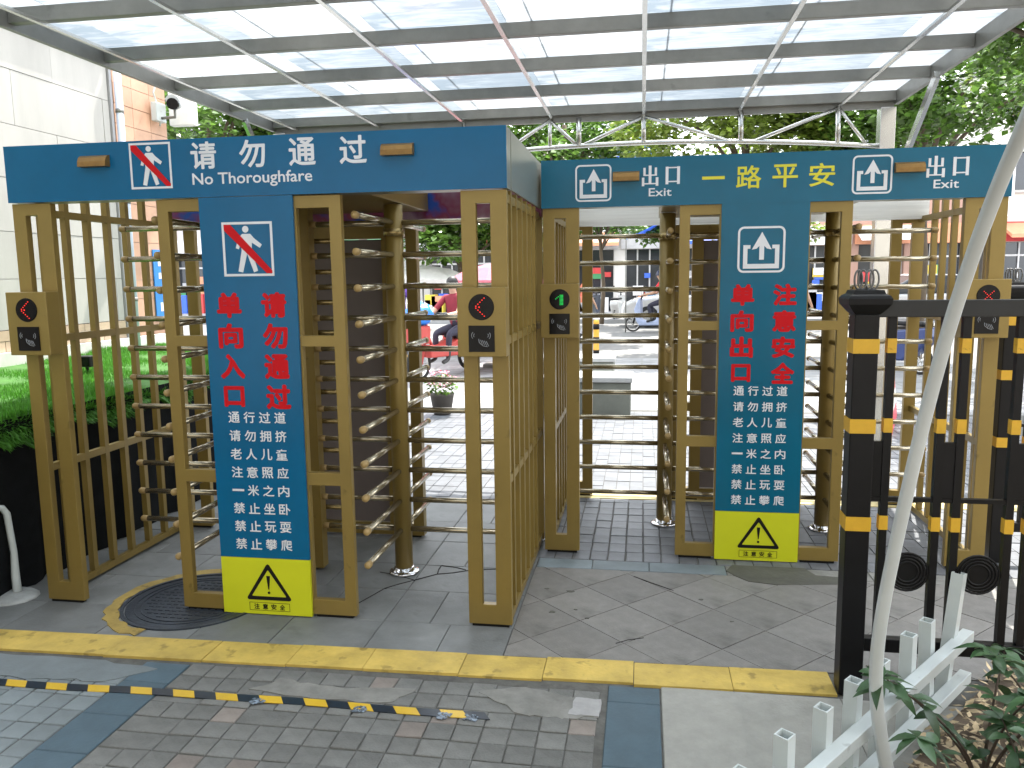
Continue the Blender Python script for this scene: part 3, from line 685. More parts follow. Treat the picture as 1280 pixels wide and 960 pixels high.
for x, y, r_ in ((-0.41,3.62,0.011),(-0.35,3.88,0.014),(-0.24,3.57,0.006),(-0.30,3.66,0.006),(0.42,3.62,0.006),(0.30,3.86,0.008),(-0.47,3.90,0.007)):
    m.prism([(x + r_*rr_.uniform(.6,1.3)*math.cos(t*math.pi/4)*1.6, y + r_*rr_.uniform(.6,1.3)*math.sin(t*math.pi/4)) for t in range(8)], TOP-0.004, TOP+0.0022, 'z')
tag(m.build('dark_chips', CEMD, pv), None, None, kind='stuff')
# manhole cover with its half worn yellow ring
mh = thing('manhole_cover', 'round dark manhole cover with a worn yellow painted ring, under the no thoroughfare gate', 'manhole cover', (-2.19, 3.53, 0))
m = MB()
def ring(r0, r1, z0, z1, a0=0, a1=360, n=48, jit=0):
    k0 = len(m.v); closed = a1 - a0 >= 360; N = n if closed else n + 1
    for q in range(N):
        a = R(a0 + (a1-a0)*q/n); ja, jb = (rr_.uniform(-jit, jit), rr_.uniform(-jit, jit))
        for r_, z in ((r0+ja,z0),(r0+ja,z1),(r1+jb,z1),(r1+jb,z0)): m.v.append((r_*math.cos(a), r_*math.sin(a), z))
    for q in range(n):
        a, b = k0 + 4*q, k0 + 4*((q+1) % N)
        for e in range(4): m.f.append((a+e, a+(e+1) % 4, b+(e+1) % 4, b+e)); m.mi.append(m.cur); m.sm.append(False)
m.lathe([(0.33, -0.012), (0.33, 0.0), (0.325, 0.0015), (0.001, 0.002)], seg=48)
m.build('cover_plate', CASTI, mh)
m = MB(); ring(0.335, 0.352, -0.01, 0.006); ring(0.255, 0.262, 0.001, 0.0055); ring(0.285, 0.290, 0.001, 0.0050)
for k in range(-6, 7):
    for q in range(-6, 7):
        if math.hypot(k, q)*0.036 < 0.235: m.box(k*0.036-0.011, k*0.036+0.011, q*0.036-0.004, q*0.036+0.004, 0.001, 0.0048)
m.build('rim', CASTI, mh)
m = MB(); ring(0.356, 0.42, -0.004, 0.0032, 20, 262, 40, 0.012); m.build('painted_ring', mat('worn_ring_paint', (0.36,0.255,0.06), 0.7, 0, 0.3, 7, 0.4, 60, spots=(14,0.54,0.55)), mh)

# striped tape stuck on the paving
tp = thing('hazard_tape', 'yellow and black striped tape stuck across the pavers, frayed at its far end', 'hazard tape', (0, 0, 0))
TY = mat('tape_yellow', (0.62, 0.40, 0.03), 0.35, 0, 0.06, 20, spots=(30, 0.7, 0.6)); TB = mat('tape_black', (0.012, 0.022, 0.035), 0.3, 0, 0.3, 20)
m = MB(); X0, X1 = -2.95, -0.545; P_ = 0.092; x = X0; k = 0; wv = lambda q: 0.006*math.sin(q*3.1) + 0.003*math.sin(q*9)
mt_ = ((TB, 'black_stripe'), (TY, 'yellow_stripe'))
while x < X1:
    b = min(x + P_*0.97, X1 + 0.0); q = MB(); sk = 0.030
    ya, yb_ = 2.636 + 0.011*(x+2.55) + wv(x), 2.636 + 0.011*(b+2.55) + wv(b)
    q.prism([(x + sk/2, ya), (b + sk/2, yb_), (b - sk/2, yb_+0.046), (x - sk/2, ya+0.046)], TOP+0.001, TOP+0.0032+0.0002*(k % 2), 'z'); q.build(mt_[k % 2][1], mt_[k % 2][0], tp); x = b + 0.0002; k += 1
m = MB()
for xc in (-1.43, -1.02, -0.70, -0.60):
    for q in range(26):
        a, b = xc + rr_.uniform(-.025,.025), 2.652 + rr_.uniform(-.016,.022); r_ = rr_.uniform(.003,.008)
        m.prism([(a-r_,b-r_*.5),(a+r_*.6,b-r_),(a+r_,b+r_*.7),(a-r_*.3,b+r_)], TOP+0.0036, TOP+0.0052+rr_.uniform(0,.001), 'z')
tag(m.build('scuffed_flakes', mat('scuffed_film', (0.16,0.20,0.25), 0.4, 0, 0.3, 30, island=0.7), tp), None, None, kind='stuff')

# ------------------------------------------------------------------ canopy
cp = thing('glass_canopy', 'glass roofed canopy on a stainless steel frame, over both turnstile gates', 'canopy', (0, 0, 0))
CZ = 2.93; CX0, CX1 = -3.36, 2.03
PY = [7.10 - 0.775 * k for k in range(11)]          # cross beams, extended unseen over the camera to shade the foreground
RX = [-3.11, -2.34, -1.56, -0.78, 0.0, 0.78, 1.57]
for k, y in enumerate(PY):
    MB().box(CX0 + 0.031, CX1 - 0.031, y - 0.025, y + 0.025, CZ + 0.022, CZ + 0.100).build('cross_beam', STEELD, cp, bevel=0.002)
for x in RX:
    m = MB(); m.box(x - 0.013, x + 0.013, PY[-1] - 0.1, PY[0] + 0.02, CZ - 0.006, CZ + 0.010); m.build('rafter', STEEL, cp)
    # short lap joint next to each crossing, as on the real frame
for x in (CX0, CX1 - 0.03): MB().box(x, x + 0.03, PY[-1] - 0.1, PY[0] + 0.03, CZ - 0.004, CZ + 0.105).build('edge_beam', STEELD, cp)
MB().box(CX0 + 0.031, CX1 - 0.031, 7.126, 7.155, CZ - 0.03, CZ + 0.05).build('end_beam', STEELD, cp)
XS = [CX0 + 0.03] + RX + [CX1 - 0.03]
for a, b in zip(XS, XS[1:]):
    if b - a < 0.1: continue
    for k in range(len(PY) - 1):
        m = MB(); wx, wy = (b - a)/2 - 0.0004, (PY[k] - PY[k+1])/2 - 0.0004
        m.box(-wx, wx, -wy, wy, 0, 0.006); m.mi = [1, 0, 0, 0, 0, 0]; o = m.build('glass_pane', [CLEAR, GLASS], cp, ((a+b)/2, (PY[k]+PY[k+1])/2, CZ + 0.102), (rr_.uniform(-.002,.002), rr_.uniform(-.002,.002), 0))
# thin grey strips above the glass, running beside the rafters
for x in RX[1:]:
    MB().box(x + 0.14, x + 0.15, PY[-1], PY[0], CZ + 0.112, CZ + 0.118).build('thin_strip', mat('grey_strip', (0.30,0.31,0.31), 0.6), cp)
# truss and posts at the far end
TY_ = 7.10
for x in (CX0 + 0.10, CX1 - 0.09):
    MB().box(x - 0.058, x + 0.058, TY_ - 0.045, TY_ + 0.075, 0.0, CZ - 0.032).build('post', STEEL, cp, bevel=0.004)
low = lambda x: 2.58 + 0.12 * (1 - ((x + 0.1) / 2.2) ** 2)
m = MB(); m.tube([(q, TY_ + 0.01, low(q)) for q in np.linspace(-2.3, 1.9, 24)], 0.019, 8); m.build('arched_chord', STEEL, cp)
for x, r_ in ((-1.56, .014), (-0.80,.016),(-0.55,.022),(0.0,.019),(0.80,.020),(1.57,.020)): MB().tube([(x, TY_+0.01, low(x)), (x, TY_+0.01, CZ-0.002)], r_, 8).build('truss_strut', STEEL, cp)
for a, b in ((0.0,-0.52),(0.0,0.72),(-0.80,-1.2),(-0.80,-0.56),(1.57,0.9),(1.57,1.80),(0.80,0.80)):
    if a != b: MB().tube([(a, TY_+0.01, CZ-0.012), (b, TY_+0.01, low(b))], 0.014, 8).build('truss_brace', STEEL, cp)
MB().beam((1.985, 6.12, CZ - 0.006), (1.985, 6.95, 2.30), 0.07, 0.03, Vector((1,0,0))).build('knee_brace', STEEL, cp)
MB().beam((-3.33, 6.55, CZ - 0.006), (-3.33, 7.04, 2.40), 0.06, 0.03, Vector((1,0,0))).build('knee_brace', STEEL, cp)

# ------------------------------------------------------------------ planter, left wall
pl = thing('turf_planter', 'raised planter wrapped in black shade cloth and topped with green artificial turf', 'planter', (-4.2, 5.5, 0))
def P_(x, y, z): return (x + 4.2, y - 5.5, z)
m = MB(); NX = 60; ys_ = np.linspace(1.5, 8.2, 90)
zt = 0.90
for i, y in enumerate(ys_):
    w1 = 0.018*math.sin(y*23) + 0.012*math.sin(y*51+1); w2 = 0.012*math.sin(y*17+2)
    for z, e in ((0, w1*1.2), (0.3, w1), (0.6, w2), (zt, 0.01)): m.v.append(P_(-3.19 + e, y, z))
for i in range(len(ys_)-1):
    for k in range(3): m.f.append((i*4+k, (i+1)*4+k, (i+1)*4+k+1, i*4+k+1)); m.mi.append(0); m.sm.append(True)
m.build('shade_cloth', CLOTH, pl)
MB().box(*[c for c in (-5.28+4.2, -3.23+4.2, 1.5-5.5, 8.2-5.5)], 0, zt - 0.015).build('planter_box', SOIL, pl)
def turf():
    N = 92000; x = rng.uniform(-5.27, -3.18, N); y = rng.uniform(2.6, 8.2, N); ex = np.arange(N) > 70000
    ed = np.where(ex, rng.uniform(0, 1, N)**1.3, 0); x = np.where(ex, -3.20 + 0.035*np.sqrt(ed) + rng.uniform(-.012,.012,N), x); edge = ed; lump = 0.02*np.sin(x*5+y*3) + 0.015*np.sin(y*7.3)
    z = zt - 0.018 - edge*0.10*(1 + 0.35*np.sin(y*9) + 0.2*np.sin(y*31)) + lump*(1-edge); h = rng.uniform(0.025, 0.055, N); a = rng.uniform(0, 2*np.pi, N); lean = rng.uniform(0.0, 0.03, N); wd = rng.uniform(0.003, 0.006, N)
    dx, dy = np.cos(a), np.sin(a)
    V = np.empty((N, 3, 3)); V[:,0] = np.stack([x-dy*wd, y+dx*wd, z],1); V[:,1] = np.stack([x+dy*wd, y-dx*wd, z],1); V[:,2] = np.stack([x+dx*lean+edge*0.03, y+dy*lean, z+h*(1-1.5*np.minimum(edge*2,1))],1)
    V[:,:,0] += 4.2; V[:,:,1] -= 5.5
    return raw_mesh('turf', V.reshape(-1,3), 3, TURF)
def raw_mesh(name, V, nper, material, smooth=False):
    me = bpy.data.meshes.new(name); nv = len(V); nf = nv // nper
    me.vertices.add(nv); me.vertices.foreach_set('co', np.ascontiguousarray(V, 'f').ravel()); me.loops.add(nv); me.loops.foreach_set('vertex_index', np.arange(nv, dtype='i'))
    me.polygons.add(nf); me.polygons.foreach_set('loop_start', np.arange(0, nv, nper, dtype='i')); me.polygons.foreach_set('loop_total', np.full(nf, nper, 'i'))
    me.materials.append(material); me.update(calc_edges=True); me.validate(); return me
tf = link('turf', turf(), pl); tag(tf, None, None, kind='stuff')
m = MB(); m.box(-5.28+4.2, -3.20+4.2, 1.5-5.5, 8.2-5.5, zt-0.014, zt-0.005); m.build('turf_backing', mat('turf_mat', (0.035,0.12,0.012), 0.9, 0, 0.3, 8), pl)
# white kerb and tan base course at the foot of the building
fl = thing('spot_light', 'small dark ground spotlight standing in the artificial turf', 'spotlight', (-4.03, 5.28, zt))
MB().box(-0.06, 0.06, -0.045, 0.045, 0.07, 0.15).build('housing', IRON, fl, bevel=0.006); MB().box(-0.008,0.008,-0.008,0.008,0,0.07).build('stake', IRON, fl); MB().box(-0.05,0.05,-0.049,-0.0455,0.08,0.14).build('lens', SCREEN, fl)

wl = thing('cream_building', 'cream clad building with a tan tiled base and grey corner strip, behind the turf planter', 'building', (-5.3, 5.0, 0))
WB = 0.95
m = MB(); m.box(-6.0, -0.031, -8, 2.58, 0, 3.78); m.build('wall', mat('wall_core', (0.30,0.29,0.27), 0.8), wl)
y = -4.0; 
rowz = [1.19, 1.62, 2.02, 2.47, 2.92, 3.38, 3.77]
for r0, (z0, z1) in enumerate(zip(rowz, rowz[1:])):
    y = -4.6 + 0.5*(r0 % 2)
    while y < 2.55:
        y1 = min(y + 1.18, 2.575)
        if y1 - y > 0.05: MB().box(-0.030, -0.030 + 0.030 + rr_.uniform(-.002,.002), y + 0.0025, y1 - 0.0025, z0 + 0.0025, z1 - 0.0025).build('cladding_panel', CREAM, wl)
        y = y1
for r0, (z0, z1) in enumerate(((1.01,1.098),(1.10,1.188))):
    y = -4.5 + 0.15*r0
    while y < 2.55:
        y1 = min(y + 0.42, 2.575); MB().box(-0.030, 0.006 + rr_.uniform(0,.002), y + 0.003, y1 - 0.003, z0, z1 - 0.003).build('base_tile', TAN, wl); y = y1
MB().box(-0.030, 0.05, -4.6, 2.575, 3.775, 3.82).build('coping', mat('coping_stone', (0.42,0.41,0.38), 0.7), wl)
kb = MB().box(0.007, 0.055, -4.6, 3.2, 0.84, 1.006).build('kerb', mat('white_kerb', (0.62,0.60,0.56), 0.7), wl)
MB().box(-0.03, 0.02, 2.585, 2.62, 0.9, 3.80).build('corner_strip', mat('corner_grey', (0.33,0.33,0.34), 0.5), wl)
dp = thing('downpipe', 'pale blue grey downpipe in the corner between the cream and the pink tiled walls', 'drainpipe', (-5.25, 7.675, 0))
MB().tube([(0,0,0.9),(0,0,3.8)], 0.036, 14).build('pipe', mat('pale_pipe', (0.50,0.56,0.66), 0.45), dp)
m = MB()
for z in (1.4, 2.4, 3.3): m.tube([(0,0,z-0.02),(0,0,z+0.02)], 0.041, 14)
m.build('bracket', STEELD, dp)
pk = thing('pink_tiled_building', 'corner building faced in small pink brown tiles, beyond the downpipe', 'building', (-5.34, 7.72, 0))
MB().box(-5.0, -0.021, 0, 0.92, 0, 3.80).build('wall', mat('wall_core', (0.3,0.3,0.3)), pk)
for k in range(14):
    for q in range(3):
        z0 = 1.0 + k*0.2; y0 = 0.004 + q*0.305 + 0.0
        MB().box(-0.020, rr_.uniform(-.001,.001), y0, y0 + 0.301, z0 + 0.002, z0 + 0.197).build('wall_tile', PINKT, pk)
MB().box(-0.02, 0.004, 0.0, 0.92, 3.801, 3.83).build('coping', TAN, pk)
bn = thing('blue_banner', 'narrow blue notice with white characters, fixed low on the pink tiled wall', 'banner', (-5.33, 8.17, 1.15))
MB().box(0, 0.012, 0, 0.34, 0, 0.78).build('panel', mat('banner_blue', (0.03,0.20,0.55), 0.5), bn)
m = MB()
for k, (a, b) in enumerate(((0.10,0.13),(0.30,0.10),(0.46,0.09),(0.60,0.12))):
    for q in range(3): m.box(0.0125, 0.0138, 0.08 + q*0.07, 0.13 + q*0.07, a, a + b*0.75)
m.build('print', WHT, bn)
# CCTV camera with box
cc = thing('security_camera', 'white bullet security camera on a bracket, on the corner of the pink tiled wall', 'security camera', (-5.30, 8.38, 3.42))
MB().box(0.0, 0.07, -0.09, 0.09, -0.10, 0.10).build('junction_box', PVC, cc, bevel=0.008)
MB().tube([(0.06,0,-0.06),(0.24,-0.02,-0.06),(0.25,-0.03,0.02)], 0.016, 8).build('bracket', STEELD, cc)
m = MB(); m.tube([(0.16,0.16,0.125),(0.30,-0.13,0.055)], 0.062, 16); m.tube([(0.14,0.20,0.155),(0.31,-0.17,0.085)], 0.066, 16, flat=0.9); m.build('body', mat('camera_shell', (0.40,0.42,0.42), 0.4), cc)
MB().tube([(0.300,-0.13,0.055),(0.315,-0.185,0.045)], 0.060, 16).build('lens', SCREEN, cc)
m = MB(); m.tube([(0.02,0.0,0.10),(0.03,-0.07,0.20),(0.02,0.02,0.33),(0.0,0.06,0.38)], 0.010, 7); m.tube([(0.02,0.02,0.1),(0.0,0.12,0.0),(0.01,0.05,-0.13),(0.05,0.0,-0.09)], 0.009, 7); m.build('cable', PVC, cc)
eb = thing('white_cabinet', 'flat white cabinet mounted behind the security camera, against the trees', 'cabinet', (-5.40, 8.80, 3.36))
MB().box(0.0, 0.30, 0, 0.10, 0, 0.55).build('box', mat('cabinet_white', (0.75,0.75,0.73), 0.5), eb, bevel=0.006); MB().tube([(-0.25,0.06,0.3),(0.01,0.05,0.3)],0.02,8).build('bracket', STEELD, eb)
# PVC pipe at the foot of the planter
pp = thing('drain_pipe', 'thin white plastic drain pipe bent down the black planter cloth into a cement blob', 'pipe', (-3.16, 3.47, 0))
MB().tube([(-0.02,-0.22,0.485),(-0.02,-0.06,0.478),(-0.015,-0.02,0.465),(-0.01,0.0,0.43),(0.0,0.01,0.22),(0.005,0.0,0.10),(0.008,0.0,0.0)], [0.016]*3+[0.017,0.016,0.020,0.022], 10).build('pipe', PVC, pp)
MB().ball((-0.02,-0.03,0.0), 0.14, 14, 8, (1.1,0.9,0.16)).build('cement_blob', mat('pale_cement', (0.36,0.38,0.38), 0.85, 0, 0.25, 12, 0.6, 30), pp)

# ------------------------------------------------------------------ black iron fences
def scroll_disc(m, cx, cz, r_, y):
    m.tube([(cx, y-0.008, cz), (cx, y+0.008, cz)], r_*0.93, 32)
    for q in (1.0, 0.86, 0.70, 0.54):
        pts = [(cx + r_*q*math.cos(R(a)), y-0.008, cz + r_*q*math.sin(R(a))) for a in range(0, 361, 15)]; m.tube(pts, 0.0045, 6, caps=False)
def iron_fence(x0, x1, y, label, group, pat, x_post, coil=True):
    f = thing('iron_fence', label, 'fence', (x_post, y, 0), 0, group)
    X = lambda v: v - x_post
    bd = [(1.30,1.352),(1.010,1.062),(0.645,0.698)]
    p = MB(); p.box(-0.042, 0.042, -0.042, 0.042, 0.0, 1.44); p.build('post', IRON, f, bevel=0.004)
    m = MB()
    m.prism([(-0.046*a,-0.046*b) for a, b in ((1,1),(-1,1),(-1,-1),(1,-1))][::-1], 0,0.0) if False else None
    hs = [(1.4405,0.043),(1.45,0.052),(1.475,0.072),(1.495,0.074),(1.505,0.068),(1.512,0.055),(1.525,0.05),(1.53,0.0)]
    n = 0
    for z, h_ in hs: m.v += [(-h_,-h_,z),(h_,-h_,z),(h_,h_,z),(-h_,h_,z)]
    for i in range(len(hs)-1):
        for k in range(4): k2 = (k+1) % 4; m.f.append((i*4+k, i*4+k2, i*4+4+k2, i*4+4+k)); m.mi.append(0); m.sm.append(False)
    m.f.append((3,2,1,0)); m.mi.append(0); m.sm.append(False)
    m.build('post_cap', IRON, f)
    if coil:
        m = MB()
        for cx_, rot in ((-0.026, 0.3), (-0.012, -0.2), (0.012, 0.25), (0.028,-0.15)):
            m.tube([(cx_ + 0.015*math.cos(R(a))*math.cos(rot), 0.012*math.sin(rot)*math.cos(R(a)), 1.562 + 0.034*math.sin(R(a))) for a in range(0, 361, 20)], 0.0035, 6, caps=False)
        m.build('wire_finial', mat('wire', (0.14,0.14,0.14), 0.4, 0.7), f)
    for z0, z1 in bd: MB().box(-0.0445, 0.0445, -0.0445, 0.0445, z0, z1).build('yellow_band', TAPEY, f)
    MB().box(X(x_post)+0.043, X(x1), -0.022, 0.022, 1.428, 1.488).build('top_rail', mat('dull_iron', (0.022,0.023,0.024), 0.42, 0, spec=0.3), f, bevel=0.003)
    MB().box(X(x_post)+0.043, X(x1), -0.010, 0.010, 0.752, 0.768).build('middle_rail', IRON, f)
    MB().box(X(x_post)+0.043, X(x1), -0.020, 0.020, 0.170, 0.222).build('bottom_rail', IRON, f, bevel=0.003)
    for bx in pat['bars']:
        b = MB().box(-0.0135, 0.0135, -0.0135, 0.0135, 0.2225, 1.4275).build('bar', IRON, f, (X(bx), 0, 0))
        for z0, z1 in bd: MB().box(-0.0155, 0.0155, -0.0155, 0.0155, z0, z1).build('yellow_band', TAPEY, b)
    for a, c in pat['blocks']: MB().box(X(a), X(c), -0.009, 0.009, 0.769, 0.975).build('plate', IRON, f)
    for cx_ in pat['discs']:
        m = MB(); scroll_disc(m, X(cx_), 0.485, 0.072, 0.0); m.build('scroll_disc', IRON, f)
    return f
iron_fence(0.78, 2.1, 3.05, 'black iron fence with round scrolls, its post standing on the yellow stripe', 'black iron fences',
           dict(bars=[0.885,1.065,1.133,1.312,1.378,1.56,1.626,1.80,1.87], blocks=[(0.823,0.871),(1.0785,1.1195),(1.3255,1.3645),(1.5735,1.6125)], discs=[0.978,1.222,1.469,1.713]), 0.790)
iron_fence(1.93, 3.6, 4.62, 'second black iron fence with yellow bands, farther back beside the exit gate', 'black iron fences',
           dict(bars=[2.05,2.115,2.29,2.36,2.54,2.6,2.8], blocks=[(2.0635,2.1015),(2.3035,2.3465)], discs=[2.205,2.45]), 1.93)

# ------------------------------------------------------------------ pale curved pole
po = thing('curved_pole', 'pale grey curved plastic pole leaning over the picket fence and the iron fence', 'pole', (0.74, 2.33, 0))
pts = [(0.775,2.345,0.0),(0.745,2.335,0.07),(0.720,2.323,0.149),(0.687,2.308,0.301),(0.667,2.283,0.436),(0.655,2.238,0.577),(0.653,2.188,0.736),(0.656,2.107,0.961),(0.661,2.017,1.197),(0.664,1.906,1.428),(0.662,1.787,1.603),(0.653,1.660,1.735),(0.641,1.547,1.819),(0.623,1.421,1.896),(0.59,1.25,1.965),(0.54,1.05,2.01),(0.45,0.7,2.03)]
from mathutils import geometry
def smooth_path(P, n=4):
    P = [Vector(p) for p in P]; out = []
    for i in range(len(P)-1):
        a, b, c, d = P[max(i-1,0)], P[i], P[i+1], P[min(i+2,len(P)-1)]
        for k in range(n):
            t = k/n; out.append(0.5*((2*b) + (c-a)*t + (2*a-5*b+4*c-d)*t*t + (3*b-3*c+d-a)*t**3))
    out.append(P[-1]); return out
sp = [p - Vector((0.74,2.33,0)) for p in smooth_path(pts)]
m = MB()
# box section strap, one rounded edge
n0 = 0
for i, p in enumerate(sp):
    d = (sp[min(i+1,len(sp)-1)] - sp[max(i-1,0)]).normalized(); sd = Vector((0.97,0.24,0)); sd = (sd - d*sd.dot(d)).normalized(); u = sd.cross(d)
    hw, ht = 0.0195 - 0.0065*min(1, i/45), 0.011 - 0.003*min(1, i/45)
    for a, b in ((-1,-0.6),(-0.8,-1),(0.35,-1),(0.55,-0.8),(0.75,-1),(1,-0.8),(1,0.8),(0.8,1),(-0.8,1),(-1,0.6)): m.v.append(tuple(p + sd*a*hw + u*b*ht))
k = 10
for i in range(len(sp)-1):
    for q in range(k): q2 = (q+1) % k; m.f.append((i*k+q, (i+1)*k+q, (i+1)*k+q2, i*k+q2)); m.mi.append(0); m.sm.append(True)
m.f.append(tuple(range(k))); m.f.append(tuple((len(sp)-1)*k + q for q in reversed(range(k)))); m.mi += [0,0]; m.sm += [False,False]
m.build('strap', POLE, po)

# ------------------------------------------------------------------ white picket fence and planting bed
fd = Vector((0.612, 0.791, 0)); fo = Vector((0.417, 2.039, 0))
pf = thing('picket_fence', 'low white plastic picket fence slanting beside the shrubs', 'fence', tuple(fo), math.atan2(fd.y, fd.x))
m = MB()
L = 1.30
MB().box(-0.55, L, -0.020, 0.020, 0.222, 0.262).build('rail', PVC, pf, bevel=0.002); MB().box(-0.55, L, -0.020, 0.020, 0.06, 0.10).build('rail', PVC, pf, bevel=0.002)
pt = MB(); pt.grid([-0.021,-0.016,0.016,0.021],[0,1],lambda i,j: True,0,0) if False else None
def picket(h):
    m = MB(); a, b = 0.0205, 0.0165
    for z in (0.0, h): m.v += [(-a,-a,z),(a,-a,z),(a,a,z),(-a,a,z)]
    m.v += [(-b,-b,h),(b,-b,h),(b,b,h),(-b,b,h)] + [(-b,-b,h-0.03),(b,-b,h-0.03),(b,b,h-0.03),(-b,b,h-0.03)]
    for k in range(4):
        k2 = (k+1) % 4; m.f += [(k,k2,4+k2,4+k),(4+k,4+k2,8+k2,8+k),(8+k,8+k2,12+k2,12+k)]
    m.f.append((12,13,14,15)); m.mi = [0]*13; m.sm = [False]*13
    return m.mesh('picket', PVC)
pk_ = [picket(0.385), picket(0.375)]
for k, s_ in enumerate((-0.42,-0.21,0.0,0.219,0.402,0.613,0.834,1.026)):
    link('picket', pk_[k % 2], pf, (s_, 0.0415, 0), (rr_.uniform(-.03,.03), rr_.uniform(-.04,.03), 0))
lp = link('picket', picket(0.50), pf, (1.17, 0.042, 0), (0.04, 0.12, 0))
bed = MB(); NB = 18
for i in range(NB+1):
    for j in range(NB+1):
        s_ = i/NB*2.9 - 0.9; t_ = -0.035 - j/NB*2.2; p = fo + fd*s_ + Vector((fd.y,-fd.x,0))*(-t_)
        bed.v.append((p.x, min(p.y, 2.98) if False else p.y, 0.012 + 0.03*min(1, j/2)*(1 + 0.5*math.sin(i*1.7)*math.cos(j*1.3))))
for i in range(NB):
    for j in range(NB): a = i*(NB+1)+j; bed.f.append((a, a+NB+1, a+NB+2, a+1)); bed.mi.append(0); bed.sm.append(True)
struct(bed.build('planting_bed_ground', SOIL))
def litter():
    N = 5200; s_ = rng.uniform(-0.6, 1.9, N); t_ = rng.uniform(0.03, 1.5, N)
    cx_, cy_ = 0.417 + 0.612*s_ + 0.791*t_, 2.039 + 0.791*s_ - 0.612*t_; z = rng.uniform(0.04, 0.075, N)
    V = []
    q = rng.uniform(0.008, 0.028, N); a = rng.uniform(0, 2*np.pi, N); el = rng.uniform(0.25, 0.6, N)
    out = np.empty((N,4,3)); tl = rng.uniform(-0.5,0.5,(N,2))
    for k, (ux, uy) in enumerate(((-1,0),(0,-1),(1,0),(0,1))):
        x = ux*q; y = uy*q*el; X = x*np.cos(a)-y*np.sin(a); Y = x*np.sin(a)+y*np.cos(a)
        out[:,k] = np.stack([cx_+X, cy_+Y, z + X*tl[:,0] + Y*tl[:,1]], 1)
    return raw_mesh('leaf_litter', out.reshape(-1,3), 4, LITTER)
tag(link('leaf_litter', litter()), 'dry straw coloured leaf litter covering the bed under the shrubs', 'leaf litter', kind='stuff')
def leaf_mesh(L_, W_, curl):
    m = MB(); prof = [(0,0.02),(0.15,0.55),(0.4,1.0),(0.65,0.85),(0.85,0.45),(1.0,0.02)]
    for t, w_ in prof:
        z = -curl*t*t*L_; m.v += [(t*L_, -w_*W_/2, z + 0.12*w_*W_), (t*L_, 0, z), (t*L_, w_*W_/2, z + 0.12*w_*W_)]
    for i in range(len(prof)-1):
        for k in range(2): a = i*3+k; m.f.append((a, a+3, a+4, a+1)); m.mi.append(0); m.sm.append(True)
    return m.mesh('leaf', LEAFS)
LV = [leaf_mesh(0.075,0.034,0.3), leaf_mesh(0.060,0.030,0.5), leaf_mesh(0.088,0.032,0.7), leaf_mesh(0.05,0.028,0.1)]
def shrub(x, y, h, n, label, lean=(0,0), seed=0):
    r_ = random.Random(seed); s_ = thing('shrub', label, 'shrub', (x, y, 0.03), 0, 'glossy shrubs behind the picket fence')
    m = MB(); tips = []
    for k in range(n):
        a = 2*math.pi*k/n + r_.uniform(-.5,.5); sp_ = r_.uniform(0.25, 0.7)*h; hh = h*r_.uniform(0.6, 1.0)
        P = [(0,0,0), (math.cos(a)*sp_*0.2+lean[0]*0.3, math.sin(a)*sp_*0.2+lean[1]*0.3, hh*0.4), (math.cos(a)*sp_*0.6+lean[0]*0.7, math.sin(a)*sp_*0.6+lean[1]*0.7, hh*0.78), (math.cos(a)*sp_+lean[0], math.sin(a)*sp_+lean[1], hh)]
        S_ = smooth_path(P, 4); m.tube(S_, [0.006 - 0.0045*q/len(S_) for q in range(len(S_))], 6)
        tips.append(S_)
    m.build('stem', TWIG, s_)
    for S_ in tips:
        for q in range(4, len(S_)):
            for rep in range(2 if q > 6 else 1):
                p = S_[q]; d = (S_[q] - S_[q-1]).normalized(); az = r_.uniform(0, 2*math.pi)
                link('leaf', r_.choice(LV), s_, tuple(p), (r_.uniform(-.5,.5), r_.uniform(-0.5, 0.45), az))
        p = S_[-1]
        for q in range(4): link('leaf', r_.choice(LV), s_, tuple(p), (r_.uniform(-.3,.3), r_.uniform(-0.5,0.3), q*math.pi/2 + r_.uniform(-.4,.4)))
    return s_
shrub(1.02, 2.42, 0.50, 5, 'tall glossy shrub by the far end of the picket fence', (-0.02,-0.05), 1)
shrub(1.22, 2.36, 0.50, 5, 'dense glossy shrub at the edge of the photo, level with the picket fence', (0,0), 2)
shrub(1.02, 2.02, 0.44, 6, 'broad glossy shrub filling the lower corner of the photo', (0,0), 3)
shrub(0.60, 1.80, 0.40, 4, 'low shrub whose leaves poke over the nearest pickets', (-0.10,0.06), 4)
shrub(0.90, 1.90, 0.28, 5, 'small shrub growing in front of the foot of the curved pole', (0.02,-0.02), 5)
shrub(1.30, 2.08, 0.46, 7, 'full leafy shrub at the photo edge between the dense and the broad one', (0,0), 7)
shrub(1.12, 1.76, 0.36, 6, 'lowest shrub in the very corner of the photo', (0,0), 8)
shrub(1.38, 2.62, 0.42, 5, 'shrub growing against the bottom rail of the iron fence', (-0.04,-0.04), 6)

